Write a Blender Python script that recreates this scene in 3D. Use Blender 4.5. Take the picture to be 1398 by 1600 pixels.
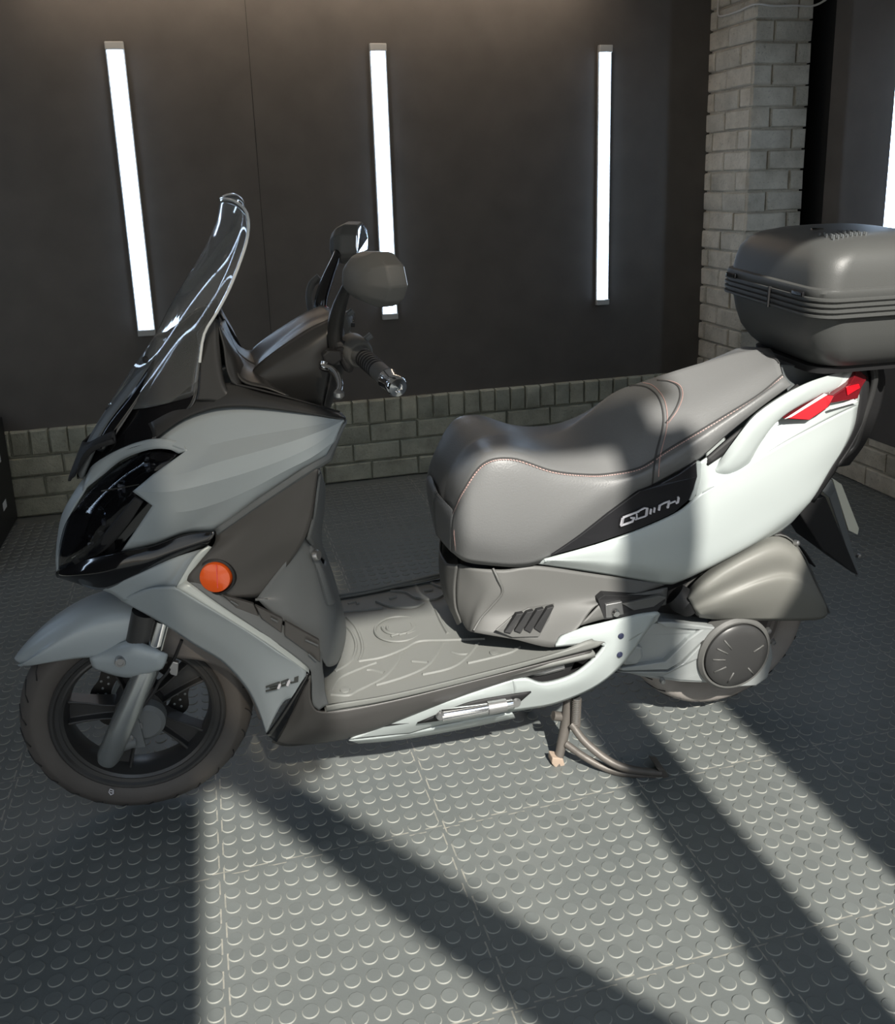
import bpy, bmesh, math, random
from mathutils import Vector, Matrix
from mathutils.geometry import tessellate_polygon
random.seed(7)
C = bpy.context.scene.collection
for o in list(bpy.data.objects): bpy.data.objects.remove(o)
PI = math.pi

# ------------------------------------------------------------------ camera
YAW, PITCH, ROLL, FPX, CAMH, CYO = -0.2509222, 0.2471385, -0.0310638, 1411.825, 1.453342, -159.658
cy_, sy_, cp_, sp_ = math.cos(YAW), math.sin(YAW), math.cos(PITCH), math.sin(PITCH)
FW = Vector((-sy_*cp_, cy_*cp_, -sp_)); R0 = Vector((cy_, sy_, 0)); U0 = R0.cross(FW)
RT = R0*math.cos(ROLL) + U0*math.sin(ROLL); UP = -R0*math.sin(ROLL) + U0*math.cos(ROLL)
CAM = Vector((0, 0, CAMH))
cd = bpy.data.cameras.new('camera'); cam = bpy.data.objects.new('camera', cd); C.objects.link(cam)
M = Matrix.Identity(4)
for i in range(3):
    M[i][0] = RT[i]; M[i][1] = UP[i]; M[i][2] = -FW[i]; M[i][3] = CAM[i]
cam.matrix_world = M
cd.sensor_fit = 'HORIZONTAL'; cd.sensor_width = 36; cd.lens = 36*FPX/1398; cd.shift_y = CYO/1398; cd.clip_start = .02
bpy.context.scene.camera = cam

# ------------------------------------------------------------------ world, sun, exposure
w = bpy.data.worlds.new('world'); bpy.context.scene.world = w; w.use_nodes = True
nt = w.node_tree; bg = nt.nodes['Background']
# open sky over a bright sunlit yard: warm pale band low down, blue overhead
tcw = nt.nodes.new('ShaderNodeTexCoord'); sxw = nt.nodes.new('ShaderNodeSeparateXYZ'); rw_ = nt.nodes.new('ShaderNodeValToRGB')
nt.links.new(tcw.outputs['Generated'], sxw.inputs[0]); nt.links.new(sxw.outputs[2], rw_.inputs[0]); nt.links.new(rw_.outputs[0], bg.inputs['Color'])
e_ = rw_.color_ramp.elements; e_[0].position = 0; e_[0].color = (.75, .70, .60, 1); e_[1].position = .9; e_[1].color = (.30, .40, .55, 1)
for p_, c_ in ((.03, (1.7, 1.62, 1.45, 1)), (.22, (1.35, 1.38, 1.35, 1)), (.42, (.55, .66, .80, 1))): e_.new(p_).color = c_
SEL = math.radians(41)
dt = nt.nodes.new('ShaderNodeVectorMath'); dt.operation = 'DOT_PRODUCT'; dt.inputs[1].default_value = (0, -math.cos(SEL), math.sin(SEL)); nt.links.new(tcw.outputs['Generated'], dt.inputs[0])
mxx = nt.nodes.new('ShaderNodeMath'); mxx.operation = 'MAXIMUM'; mxx.inputs[1].default_value = 0; nt.links.new(dt.outputs['Value'], mxx.inputs[0])
pw = nt.nodes.new('ShaderNodeMath'); pw.operation = 'POWER'; pw.inputs[1].default_value = 24; nt.links.new(mxx.outputs[0], pw.inputs[0])
ma = nt.nodes.new('ShaderNodeMath'); ma.operation = 'MULTIPLY_ADD'; ma.inputs[1].default_value = 5; ma.inputs[2].default_value = .78; nt.links.new(pw.outputs[0], ma.inputs[0])
nt.links.new(ma.outputs[0], bg.inputs['Strength'])      # haze round the sun
sd = bpy.data.lights.new('sun', 'SUN'); sd.energy = 8.2; sd.angle = .016; sd.color = (1, .955, .87)
sun = bpy.data.objects.new('sun', sd); C.objects.link(sun)
SEL = math.radians(41)
sun.rotation_euler = Vector((0, -math.cos(SEL), math.sin(SEL))).to_track_quat('Z', 'Y').to_euler()
sun.location = (0, -4, 5)
vs = bpy.context.scene.view_settings
vs.view_transform = 'Standard'; vs.look = 'None'; vs.gamma = 1; vs.exposure = 0.0; vs.use_curve_mapping = False

# ------------------------------------------------------------------ materials
def mat(name, col, rough=.5, metal=0, coat=0, bump=None, var=0, emit=None, trans=0, ior=1.45, alpha=1, spec=.5):
    m = bpy.data.materials.new(name); m.use_nodes = True
    n = m.node_tree; b = n.nodes['Principled BSDF']
    b.inputs['Base Color'].default_value = (*col, 1); b.inputs['Roughness'].default_value = rough
    b.inputs['Metallic'].default_value = metal; b.inputs['Coat Weight'].default_value = coat
    b.inputs['Coat Roughness'].default_value = .08; b.inputs['IOR'].default_value = ior
    b.inputs['Transmission Weight'].default_value = trans; b.inputs['Specular IOR Level'].default_value = spec
    tc = n.nodes.new('ShaderNodeTexCoord')
    if emit: b.inputs['Emission Color'].default_value = (*emit[0], 1); b.inputs['Emission Strength'].default_value = emit[1]
    if bump:
        t = n.nodes.new('ShaderNodeTexNoise'); t.inputs['Scale'].default_value = bump[0]; t.inputs['Detail'].default_value = 5
        bp = n.nodes.new('ShaderNodeBump'); bp.inputs['Strength'].default_value = bump[1]; bp.inputs['Distance'].default_value = bump[2]
        n.links.new(tc.outputs['Object'], t.inputs['Vector']); n.links.new(t.outputs['Fac'], bp.inputs['Height'])
        n.links.new(bp.outputs['Normal'], b.inputs['Normal'])
    if var:
        t = n.nodes.new('ShaderNodeTexNoise'); t.inputs['Scale'].default_value = 6; t.inputs['Detail'].default_value = 8
        mp = n.nodes.new('ShaderNodeMapRange'); mp.inputs[1].default_value = .3; mp.inputs[2].default_value = .7
        mp.inputs[3].default_value = 1-var; mp.inputs[4].default_value = 1+var
        mx = n.nodes.new('ShaderNodeMix'); mx.data_type = 'RGBA'; mx.blend_type = 'MULTIPLY'; mx.inputs[0].default_value = 1
        mx.inputs[6].default_value = (*col, 1)
        n.links.new(tc.outputs['Object'], t.inputs['Vector']); n.links.new(t.outputs['Fac'], mp.inputs[0])
        n.links.new(mp.outputs[0], mx.inputs[7]); n.links.new(mx.outputs[2], b.inputs['Base Color'])
    return m
PAINT = mat('matte_grey_paint', (.36, .405, .43), .36, .15, .0, (900, .03, .001))
WHITE = mat('pale_silver_paint', (.42, .46, .455), .34, .12, .0, (900, .03, .001))
BLKP = mat('black_textured_plastic', (.098, .098, .094), .5, 0, 0, (700, .15, .001))
SHLD = mat('dark_leg_shield_plastic', (.062, .060, .058), .42, 0, 0, (600, .08, .001))
MATT = mat('grey_rubber_mat', (.165, .17, .16), .55, 0, 0, (300, .1, .001))
GLOSS = mat('gloss_black_plastic', (.008, .008, .009), .1, 0, .6)
BADGE = mat('satin_black_plastic', (.016, .016, .018), .32)
DARK = mat('dark_matte', (.015, .015, .016), .6)
GREYP = mat('mid_grey_plastic', (.12, .13, .135), .45, 0, 0, (700, .1, .001))
SEAT = mat('seat_vinyl', (.15, .152, .152), .42, 0, 0, (260, .25, .002))
STITCH = mat('pink_thread', (.55, .36, .33), .7)
CHROME = mat('chrome', (.8, .8, .8), .12, 1)
STEEL = mat('brushed_steel', (.42, .42, .42), .35, .9)
ALU = mat('cast_aluminium_paint', (.34, .36, .36), .42, .35, 0, (200, .08, .001))
FORK = mat('fork_grey', (.36, .385, .39), .27, .75)
COWL = mat('dark_cowl_plastic', (.030, .030, .030), .36, 0, 0, (700, .08, .001))
FLAP = mat('brown_grey_plastic', (.125, .115, .108), .5)
WHEELB = mat('wheel_black', (.05, .05, .05), .35, .25)
TYRE = mat('tyre_rubber', (.082, .075, .070), .6, 0, 0, (120, .2, .002), .15)
TYRED = mat('dusty_tyre_rubber', (.25, .23, .215), .65, 0, 0, (120, .2, .002), .2)
RUSTY = mat('rusty_steel', (.36, .28, .22), .8, .2, 0, (90, .5, .004), .35)
STAND = mat('worn_black_tube', (.11, .10, .09), .5, .3, 0, (60, .3, .003), .3)
ORANGE = mat('amber_reflector', (.72, .10, .015), .22, 0, .5, None)
RED = mat('red_lens', (.62, .01, .02), .15, 0, .6)
DRED = mat('dark_red_lens', (.12, .008, .012), .12, 0, .6)
CLEAR = mat('clear_lens', (.75, .72, .72), .1, 0, .5)
CASE = mat('black_case_plastic', (.075, .077, .075), .42, 0, 0, (500, .25, .0012))
MIRG = mat('mirror_glass', (.7, .75, .8), .03, 1)
PANEL = mat('black_wall_board', (.104, .095, .087), .52, 0, 0, (3, .05, .01), .12)
BLKW = mat('black_wall_paint', (.012, .012, .012), .6)
CAB = mat('black_cabinet', (.012, .013, .013), .5)
LABEL = mat('white_label', (.6, .62, .62), .6)
CEIL = mat('ceiling_white', (.55, .50, .45), .8)
LAMPB = mat('lamp_end_cap', (.42, .43, .42), .5)
TUBE = mat('led_diffuser', (.9, .95, 1), .5, emit=((.60, .77, 1), 10))
CABLE = mat('white_cable', (.62, .58, .52), .5)
LETTER = mat('chrome_lettering', (.72, .71, .76), .25, .1)
PLATE = mat('number_plate_back', (.78, .77, .64), .5)

def brickmat(name, col, dark, dirt=.35):
    m = bpy.data.materials.new(name); m.use_nodes = True; n = m.node_tree; b = n.nodes['Principled BSDF']
    b.inputs['Roughness'].default_value = .75
    tc = n.nodes.new('ShaderNodeTexCoord')
    t1 = n.nodes.new('ShaderNodeTexNoise'); t1.inputs['Scale'].default_value = 9; t1.inputs['Detail'].default_value = 8; t1.inputs['Roughness'].default_value = .65
    t2 = n.nodes.new('ShaderNodeTexNoise'); t2.inputs['Scale'].default_value = 75; t2.inputs['Detail'].default_value = 6; t2.inputs['Roughness'].default_value = .7
    r = n.nodes.new('ShaderNodeValToRGB'); r.color_ramp.elements[0].position = .34; r.color_ramp.elements[1].position = .62
    r.color_ramp.elements[0].color = (*dark, 1); r.color_ramp.elements[1].color = (*col, 1)
    r2 = n.nodes.new('ShaderNodeValToRGB'); r2.color_ramp.elements[0].position = .30; r2.color_ramp.elements[1].position = .42
    r2.color_ramp.elements[0].color = (1-dirt, 1-dirt, 1-dirt, 1)
    mx = n.nodes.new('ShaderNodeMix'); mx.data_type = 'RGBA'; mx.blend_type = 'MULTIPLY'; mx.inputs[0].default_value = 1
    bp = n.nodes.new('ShaderNodeBump'); bp.inputs['Strength'].default_value = .9; bp.inputs['Distance'].default_value = .011
    ad = n.nodes.new('ShaderNodeMath'); ad.operation = 'MULTIPLY_ADD'; ad.inputs[1].default_value = .6
    for t in (t1, t2): n.links.new(tc.outputs['Object'], t.inputs['Vector'])
    n.links.new(t1.outputs['Fac'], r.inputs[0]); n.links.new(t2.outputs['Fac'], r2.inputs[0])
    n.links.new(r.outputs[0], mx.inputs[6]); n.links.new(r2.outputs[0], mx.inputs[7]); n.links.new(mx.outputs[2], b.inputs['Base Color'])
    n.links.new(t2.outputs['Fac'], ad.inputs[0]); n.links.new(t1.outputs['Fac'], ad.inputs[2]); n.links.new(ad.outputs[0], bp.inputs['Height'])
    n.links.new(bp.outputs['Normal'], b.inputs['Normal'])
    return m
BR1 = brickmat('painted_olive_brick', (.46, .47, .38), (.31, .31, .25))
BR2 = brickmat('painted_grey_brick', (.60, .55, .45), (.42, .38, .30), .5)

def floormat():
    m = bpy.data.materials.new('studded_rubber_tiles'); m.use_nodes = True; n = m.node_tree; b = n.nodes['Principled BSDF']
    N = n.nodes.new; L = n.links.new
    tc = N('ShaderNodeTexCoord'); sep = N('ShaderNodeSeparateXYZ'); L(tc.outputs['Object'], sep.inputs[0])
    def mth(op, a, bb=None, c=None):
        k = N('ShaderNodeMath'); k.operation = op
        for i, v in enumerate((a, bb, c)):
            if v is None: continue
            if isinstance(v, (int, float)): k.inputs[i].default_value = v
            else: L(v, k.inputs[i])
        return k.outputs[0]
    def joint(u, v):
        z = mth('PINGPONG', v, .04); z = mth('GREATER_THAN', z, .02); z = mth('MULTIPLY_ADD', z, .010, -.005)   # toothed edge of the tile
        d = mth('ADD', u, z); d = mth('PINGPONG', d, .25); return mth('LESS_THAN', d, .0016)
    jx = joint(sep.outputs[0], sep.outputs[1]); jy = joint(sep.outputs[1], sep.outputs[0]); j = mth('MAXIMUM', jx, jy)
    t1 = N('ShaderNodeTexNoise'); t1.inputs['Scale'].default_value = 2.2; t1.inputs['Detail'].default_value = 8
    t2 = N('ShaderNodeTexNoise'); t2.inputs['Scale'].default_value = 60; t2.inputs['Detail'].default_value = 4
    t3 = N('ShaderNodeTexNoise'); t3.inputs['Scale'].default_value = 240; b.inputs['Specular IOR Level'].default_value = .32
    for t in (t1, t2, t3): L(tc.outputs['Object'], t.inputs['Vector'])
    r = N('ShaderNodeValToRGB'); r.color_ramp.elements[0].position = .3; r.color_ramp.elements[1].position = .75
    r.color_ramp.elements[0].color = (.112, .124, .122, 1); r.color_ramp.elements[1].color = (.160, .171, .165, 1)
    L(t1.outputs['Fac'], r.inputs[0])
    sp = mth('GREATER_THAN', t2.outputs['Fac'], .73)
    jn = mth('MULTIPLY', j, mth('MULTIPLY_ADD', t2.outputs['Fac'], 1.1, -.12))
    mx = N('ShaderNodeMix'); mx.data_type = 'RGBA'; mx.inputs[7].default_value = (.46, .43, .36, 1)
    L(jn, mx.inputs[0]); L(r.outputs[0], mx.inputs[6])
    mx2 = N('ShaderNodeMix'); mx2.data_type = 'RGBA'; mx2.inputs[7].default_value = (.34, .33, .29, 1)
    L(mth('MULTIPLY', sp, .5), mx2.inputs[0]); L(mx.outputs[2], mx2.inputs[6])
    L(mx2.outputs[2], b.inputs['Base Color'])
    rr = N('ShaderNodeMapRange'); rr.inputs[3].default_value = .34; rr.inputs[4].default_value = .52; L(t1.outputs['Fac'], rr.inputs[0]); L(rr.outputs[0], b.inputs['Roughness'])
    bp = N('ShaderNodeBump'); bp.inputs['Strength'].default_value = .25; bp.inputs['Distance'].default_value = .001
    L(t3.outputs['Fac'], bp.inputs['Height']); L(bp.outputs['Normal'], b.inputs['Normal'])
    return m
FLOOR = floormat()
RIMM = mat('worn_stud_edge', (.27, .275, .25), .55)
STUD = mat('stud_top', (.138, .15, .146), .45, 0, 0, (240, .2, .001), .12, spec=.32)
def dimmermat():  # see-through dark sheet, added to dim part of the sun
    m = bpy.data.materials.new('sun_dimmer'); m.use_nodes = True; n = m.node_tree; b = n.nodes['Principled BSDF']; b.inputs['Base Color'].default_value = (.05, .05, .05, 1)
    tr = n.nodes.new('ShaderNodeBsdfTransparent'); tr.inputs[0].default_value = (1, .95, .88, 1); mx = n.nodes.new('ShaderNodeMixShader'); mx.inputs[0].default_value = .58
    n.links.new(tr.outputs[0], mx.inputs[1]); n.links.new(b.outputs[0], mx.inputs[2]); n.links.new(mx.outputs[0], n.nodes['Material Output'].inputs[0]); return m
DIMMER = dimmermat()

def glassmat():
    m = bpy.data.materials.new('clear_acrylic'); m.use_nodes = True; n = m.node_tree
    b = n.nodes['Principled BSDF']; b.inputs['Base Color'].default_value = (.95, .97, .98, 1)
    b.inputs['Roughness'].default_value = .02; b.inputs['Transmission Weight'].default_value = 1; b.inputs['IOR'].default_value = 1.49
    d = n.nodes.new('ShaderNodeBsdfPrincipled'); d.inputs['Base Color'].default_value = (.7, .72, .72, 1); d.inputs['Roughness'].default_value = .25   # pale haze mixed in to paint a brighter, light-catching screen
    mx = n.nodes.new('ShaderNodeMixShader'); mx.inputs[0].default_value = .07
    n.links.new(b.outputs[0], mx.inputs[1]); n.links.new(d.outputs[0], mx.inputs[2]); n.links.new(mx.outputs[0], n.nodes['Material Output'].inputs[0])
    return m
GLASS = glassmat()
EDGE = mat('painted_edge_light', (.75, .78, .78), .15, 0, .5)  # pale opaque colour painting the light caught in the cut edge
def tintmat():
    m = bpy.data.materials.new('smoked_lens'); m.use_nodes = True; n = m.node_tree
    b = n.nodes['Principled BSDF']; out = n.nodes['Material Output']
    b.inputs['Base Color'].default_value = (.01, .01, .012, 1); b.inputs['Roughness'].default_value = .04; b.inputs['Coat Weight'].default_value = .7
    tr = n.nodes.new('ShaderNodeBsdfTransparent'); tr.inputs[0].default_value = (.6, .62, .66, 1)
    mx = n.nodes.new('ShaderNodeMixShader'); mx.inputs[0].default_value = .28
    n.links.new(tr.outputs[0], mx.inputs[1]); n.links.new(b.outputs[0], mx.inputs[2]); n.links.new(mx.outputs[0], out.inputs[0])
    return m
TINT = tintmat()

# ------------------------------------------------------------------ helpers
def link(name, me, m, parent=None, smooth=True, ang=35):
    o = bpy.data.objects.new(name, me); C.objects.link(o)
    if m: me.materials.append(m)
    if smooth:
        for p in me.polygons: p.use_smooth = True
        me.set_sharp_from_angle(angle=math.radians(ang))
    if parent: o.parent = parent
    return o
def mesh(name, verts, faces, m, parent=None, smooth=True, ang=35):
    me = bpy.data.meshes.new(name); me.from_pydata([tuple(v) for v in verts], [], faces); me.update()
    bm = bmesh.new(); bm.from_mesh(me); bmesh.ops.remove_doubles(bm, verts=bm.verts, dist=1e-6)
    bmesh.ops.recalc_face_normals(bm, faces=bm.faces); bm.to_mesh(me); bm.free()
    return link(name, me, m, parent, smooth, ang)
def bev(o, wd, seg=2, ang=30):
    b = o.modifiers.new('b', 'BEVEL'); b.width = wd; b.segments = seg; b.limit_method = 'ANGLE'; b.angle_limit = math.radians(ang)
    b.harden_normals = False; return o
def struct(o): o['kind'] = 'structure'; return o
def label(o, lab, cat=None, group=None):
    o['label'] = lab
    if cat: o['category'] = cat
    if group: o['group'] = group
    return o
class MB:
    def __init__(s): s.v = []; s.f = []
    def add(s, v, f):
        n = len(s.v); s.v += [Vector(a) for a in v]; s.f += [tuple(i+n for i in q) for q in f]; return s
    def box(s, a, b, rot=None):
        x0, y0, z0 = a; x1, y1, z1 = b
        v = [(x0,y0,z0),(x1,y0,z0),(x1,y1,z0),(x0,y1,z0),(x0,y0,z1),(x1,y0,z1),(x1,y1,z1),(x0,y1,z1)]
        return s.add(v, [(0,3,2,1),(4,5,6,7),(0,1,5,4),(1,2,6,5),(2,3,7,6),(3,0,4,7)])
    def build(s, name, m, parent=None, smooth=True, ang=35): return mesh(name, s.v, s.f, m, parent, smooth, ang)
def cr(P, n):
    """Catmull-Rom resample of a list of Vectors to n+1 points (uniform in index)"""
    k = len(P)-1
    if k == 0: return [P[0]]*(n+1)
    out = []
    for i in range(n+1):
        t = i/n*k; j = min(int(t), k-1); u = t-j
        p1, p2 = P[j], P[j+1]; p0 = P[j-1] if j > 0 else p1*2-p2; p3 = P[j+2] if j+2 <= k else p2*2-p1
        out.append(.5*((2*p1)+(p2-p0)*u+(2*p0-5*p1+4*p2-p3)*u*u+(3*p1-p0-3*p2+p3)*u**3))
    return out
def lin(P, n):
    k = len(P)-1; out = []
    for i in range(n+1):
        t = i/n*k; j = min(int(t), k-1); out.append(P[j].lerp(P[j+1], t-j))
    return out
def frame(axis):
    a = axis.normalized(); h = Vector((0,0,1)) if abs(a.z) < .9 else Vector((1,0,0))
    u = a.cross(h).normalized(); return u, a.cross(u).normalized()
def tube_vf(P, R, n=12, smooth=0, cap=True):
    P = [Vector(p) for p in P]
    if not isinstance(R, (list, tuple)): R = [R]*len(P)
    if smooth:
        m = smooth*(len(P)-1); P2 = cr(P, m); R2 = [v.x for v in cr([Vector((r,0,0)) for r in R], m)]; P, R = P2, R2
    v = []; f = []; u, w_ = frame(P[1]-P[0])
    for i, p in enumerate(P):
        d = (P[min(i+1, len(P)-1)]-P[max(i-1, 0)]).normalized()
        u = (u-d*u.dot(d)).normalized(); w_ = d.cross(u)
        for k in range(n):
            a = 2*PI*k/n; v.append(p+(u*math.cos(a)+w_*math.sin(a))*R[i])
    for i in range(len(P)-1):
        for k in range(n): f.append((i*n+k, i*n+(k+1)%n, (i+1)*n+(k+1)%n, (i+1)*n+k))
    if cap: f.append(tuple(range(n))[::-1]); f.append(tuple(range((len(P)-1)*n, len(P)*n)))
    return v, f
def tube(name, P, R, m, parent=None, n=12, smooth=0): v, f = tube_vf(P, R, n, smooth); return mesh(name, v, f, m, parent)
def lathe_vf(prof, o, axis, n=48, closed=False):
    """prof: list of (radius, along-axis)"""
    o = Vector(o); a = Vector(axis).normalized(); u, w_ = frame(a); v = []; f = []
    for (r, h) in prof:
        for k in range(n):
            t = 2*PI*k/n; v.append(o+a*h+(u*math.cos(t)+w_*math.sin(t))*max(r, 1e-5))
    m = len(prof)
    for i in range(m if closed else m-1):
        j = (i+1) % m
        for k in range(n): f.append((i*n+k, i*n+(k+1)%n, j*n+(k+1)%n, j*n+k))
    return v, f
def lathe(name, prof, o, axis, m, parent=None, n=48, closed=False, ang=35): v, f = lathe_vf(prof, o, axis, n, closed); return mesh(name, v, f, m, parent, True, ang)

def join(o, mb, m):
    """surface relief belongs to its part's mesh: add it with a material slot of its own"""
    me = o.data; me.materials.append(m); k = len(me.materials)-1
    bm = bmesh.new(); bm.from_mesh(me); vs_ = [bm.verts.new(v) for v in mb.v]
    for f in mb.f:
        q = bm.faces.new([vs_[i] for i in f]); q.material_index = k; q.smooth = True
    bm.to_mesh(me); bm.free()
# ------------------------------------------------------------------ the place (X along the back wall, Y towards it)
YW, XR = 4.342, 2.895
def brickrun(mb, o, ud, nd, length, z0, bh, bl, jt, off, depth, rnd=.0025):
    """one course of bricks; o = start, ud = along, nd = outward"""
    x = -off
    while x < length:
        a, b = max(x, 0), min(x+bl, length)
        if b-a > .012:
            d = depth+random.uniform(-rnd, rnd); v = []
            r = .006
            for (uu, zz, dd) in ((a,z0,0),(b,z0,0),(b,z0+bh,0),(a,z0+bh,0),(a,z0,d-r),(b,z0,d-r),(b,z0+bh,d-r),(a,z0+bh,d-r),
                                 (a+r,z0+r,d),(b-r,z0+r,d),(b-r,z0+bh-r,d),(a+r,z0+bh-r,d)):
                j = Vector((random.uniform(-1,1), random.uniform(-1,1), random.uniform(-1,1)))*.0013
                v.append(o+ud*uu+nd*dd+Vector((0,0,zz))+j)
            mb.add(v, [(0,1,5,4),(1,2,6,5),(2,3,7,6),(3,0,4,7),(4,5,9,8),(5,6,10,9),(6,7,11,10),(7,4,8,11),(8,9,10,11)])
        x += bl+jt
def floor():
    phi = .00884; o = bpy.data.objects.new('floor', None)
    ox, oy = -.0779, 1.74997         # tile grid origin found in the photograph
    c, s = math.cos(phi), math.sin(phi)
    v = []; f = []
    x0, x1, y0, y1 = -3.0, 4.0, -2.0, 3.0
    v += [Vector((x0-2,y0-3,0)), Vector((x1,y0-3,0)), Vector((x1,y1+.5,0)), Vector((x0-2,y1+.5,0))]; f.append((0,1,2,3))
    n = 20; pitch = .5/12; mi = [0]; CO = [(math.cos(2*PI*k/n), math.sin(2*PI*k/n)) for k in range(n)]
    for ix in range(-24, 74):
        for iy in range(-22, 72):
            x = (ix+.5)*pitch+random.uniform(-.0003, .0003); y = (iy+.5)*pitch-.5+random.uniform(-.0003, .0003); b = len(v)
            R_ = ((.0159, .0001), (.0152, .0003), (.0150, .0016), (.0144, .0021))
            for (r, z) in R_:
                for c_, s_ in CO: v.append((x+r*c_, y+r*s_, z))
            for q in range(3):
                for k in range(n): f.append((b+q*n+k, b+q*n+(k+1)%n, b+(q+1)*n+(k+1)%n, b+(q+1)*n+k))
            mi += [1]*(3*n); f.append(tuple(b+3*n+k for k in range(n))); mi.append(2)
    me = bpy.data.meshes.new('floor'); me.from_pydata([tuple(q) for q in v], [], f); me.update(); me.materials.append(FLOOR); me.materials.append(RIMM)
    me.materials.append(STUD); me.polygons.foreach_set('material_index', mi)
    o = bpy.data.objects.new('floor', me); C.objects.link(o); struct(o)
    o.location = (ox*c-oy*s, s*ox+c*oy, 0); o.rotation_euler = (0, 0, phi)
    for p in me.polygons: p.use_smooth = True
    me.set_sharp_from_angle(angle=math.radians(30))
floor()
# back wall: brick plinth with a course on edge, black board above
mb = MB(); ex, ey = Vector((1,0,0)), Vector((0,1,0))
Lb = 2.54+.95+1.2
o_ = Vector((-2.15, YW+.03, 0))
mb.box((-2.15, YW-.0, -.01), (2.6, YW+.2, .404))
for i in range(3): brickrun(mb, o_, ex, -ey, Lb, .006+i*.0965, .088, .232, .008, (.11 if i % 2 else 0.02), .048)
x = 0
brickrun(mb, o_, ex, -ey, Lb, .297, .114, .0755, .007, .03, .05, .004)
struct(mb.build('wall_back', BR1, None, True, 40))
mb = MB(); mb.box((-3.2, YW+.012, .411), (.257, YW+.06, 2.47)); mb.box((.257, YW+.0122, .411), (2.60, YW+.06, 2.47))
struct(mb.build('wall_back_panel', PANEL, None, False))
mb = MB(); mb.box((.257, YW+.0112, .411), (.2592, YW+.013, 2.47)); struct(mb.build('trim_7', BLKW, None, False))
# brick pier in the corner
mb = MB(); PX0, PX1, PY = 2.54, 2.845, 3.965
mb.box((PX0+.012, PY+.012, 0), (PX1-.01, YW+.05, 2.5))
for i in range(25):
    z = .006+i*.0972
    brickrun(mb, Vector((PX0, PY+.03, z*0)), ex, -ey, .305, z, .088, .222, .009, (.123 if i % 2 else .0), .034)
    brickrun(mb, Vector((PX0+.03, YW+.03, 0)), -ey, -ex, YW+.03-PY-.002, z, .088, .222, .009, (.04 if i % 2 else .155), .034)
struct(mb.build('wall_pier', BR2, None, True, 40)).name = 'wall_corner'
# right wall
mb = MB(); mb.box((XR+.012, -.2, 0), (XR+.2, YW, .235))
for i in range(3): brickrun(mb, Vector((XR+.03, YW, 0)), -ey, -ex, 3.6, .006+i*.0972, .088, .222, .009, (.11 if i % 2 else 0), .034)
struct(mb.build('wall_right', BR2, None, True, 40))
mb = MB(); mb.box((XR-.006, .9, .24), (XR+.05, 3.86, 2.47)); struct(bev(mb.build('wall_right_panel', PANEL, None, False), .002))
mb = MB(); mb.box((XR+.012, 3.86, .24), (XR+.06, YW, 2.47)); mb.box((2.6, YW+.02, .0), (3.1, YW+.2, 2.5)); struct(mb.build('wall_right_return', BLKW, None, False))
# left wall and roof
mb = MB(); mb.box((-2.3, .5, 0), (-2.15, YW+.1, 2.5)); struct(mb.build('wall_left', BLKW, None, False))
mb = MB(); mb.box((-2.3, .50, 2.47), (3.1, YW+.2, 2.55)); struct(mb.build('ceiling', CEIL, None, False))
# unseen entrance side: inferred post and brace, added boards and sheets masking the sun
TA = math.tan(SEL); FX = -.322; YD = -.7
def zw(zs): return zs+(1.876-YD)*TA
def plank(name, P, y0, y1, m):
    P = [(x+FX, max(0, zw(z))) for x, z in P]; n = len(P)
    tri = tessellate_polygon([[Vector((x, 0, z)) for x, z in P]])
    v = [(a, y0, b) for a, b in P]+[(a, y1, b) for a, b in P]
    f = [tuple(t) for t in tri]+[tuple(i+n for i in t)[::-1] for t in tri]+[(i, (i+1)%n, (i+1)%n+n, i+n) for i in range(n)]
    return struct(mesh(name, v, f, m, None, False))
plank('sun_mask_left', [(-1.3, -.8), (.19, -.8), (.19, 1.6), (-1.3, 1.6)], YD-.03, YD, PANEL)  # added board keeping the sun off the left floor
plank('trim_1', [(1.19, -9), (1.38, -9), (1.38, .86), (1.19, .86)], YD-.06, YD, PANEL)
plank('trim_2', [(.19, .27), (.19, .44), (1.19, -.86), (1.19, -1.16)], YD-.05, YD-.01, PANEL)
plank('sun_mask_right', [(1.60, -9), (3.4, -9), (3.4, 1.5), (2.02, 1.5), (2.00, .86), (1.86, .80), (1.76, .60), (1.66, .42), (1.60, .2)], YD-.05, YD, PANEL)  # added board, its edge shaped to the shade on the tail
plank('sun_mask_mid', [(.5, .36), (.58, .62), (.812, .62), (.82, .90), (1.19, .86), (1.30, .88), (1.30, .99), (1.16, .99), (1.16, 1.7), (.69, 1.7), (.69, 1.04), (.5, 1.02)], YD-.05, YD, PANEL)  # added mask, outline cut to the shade wanted on mat and seat
plank('sun_dimmer_front', [(.10, .17), (.50, .17), (.50, 1.03), (.69, 1.03), (.69, 1.5), (.10, 1.5)], YD-.045, YD-.044, DIMMER)  # added sheet letting part of the sun onto the scooter's front
plank('sun_dimmer_seat', [(1.16, .99), (1.38, .99), (1.38, 1.5), (1.16, 1.5)], YD-.045, YD-.044, DIMMER)  # added sheet letting part of the sun onto the seat

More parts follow.
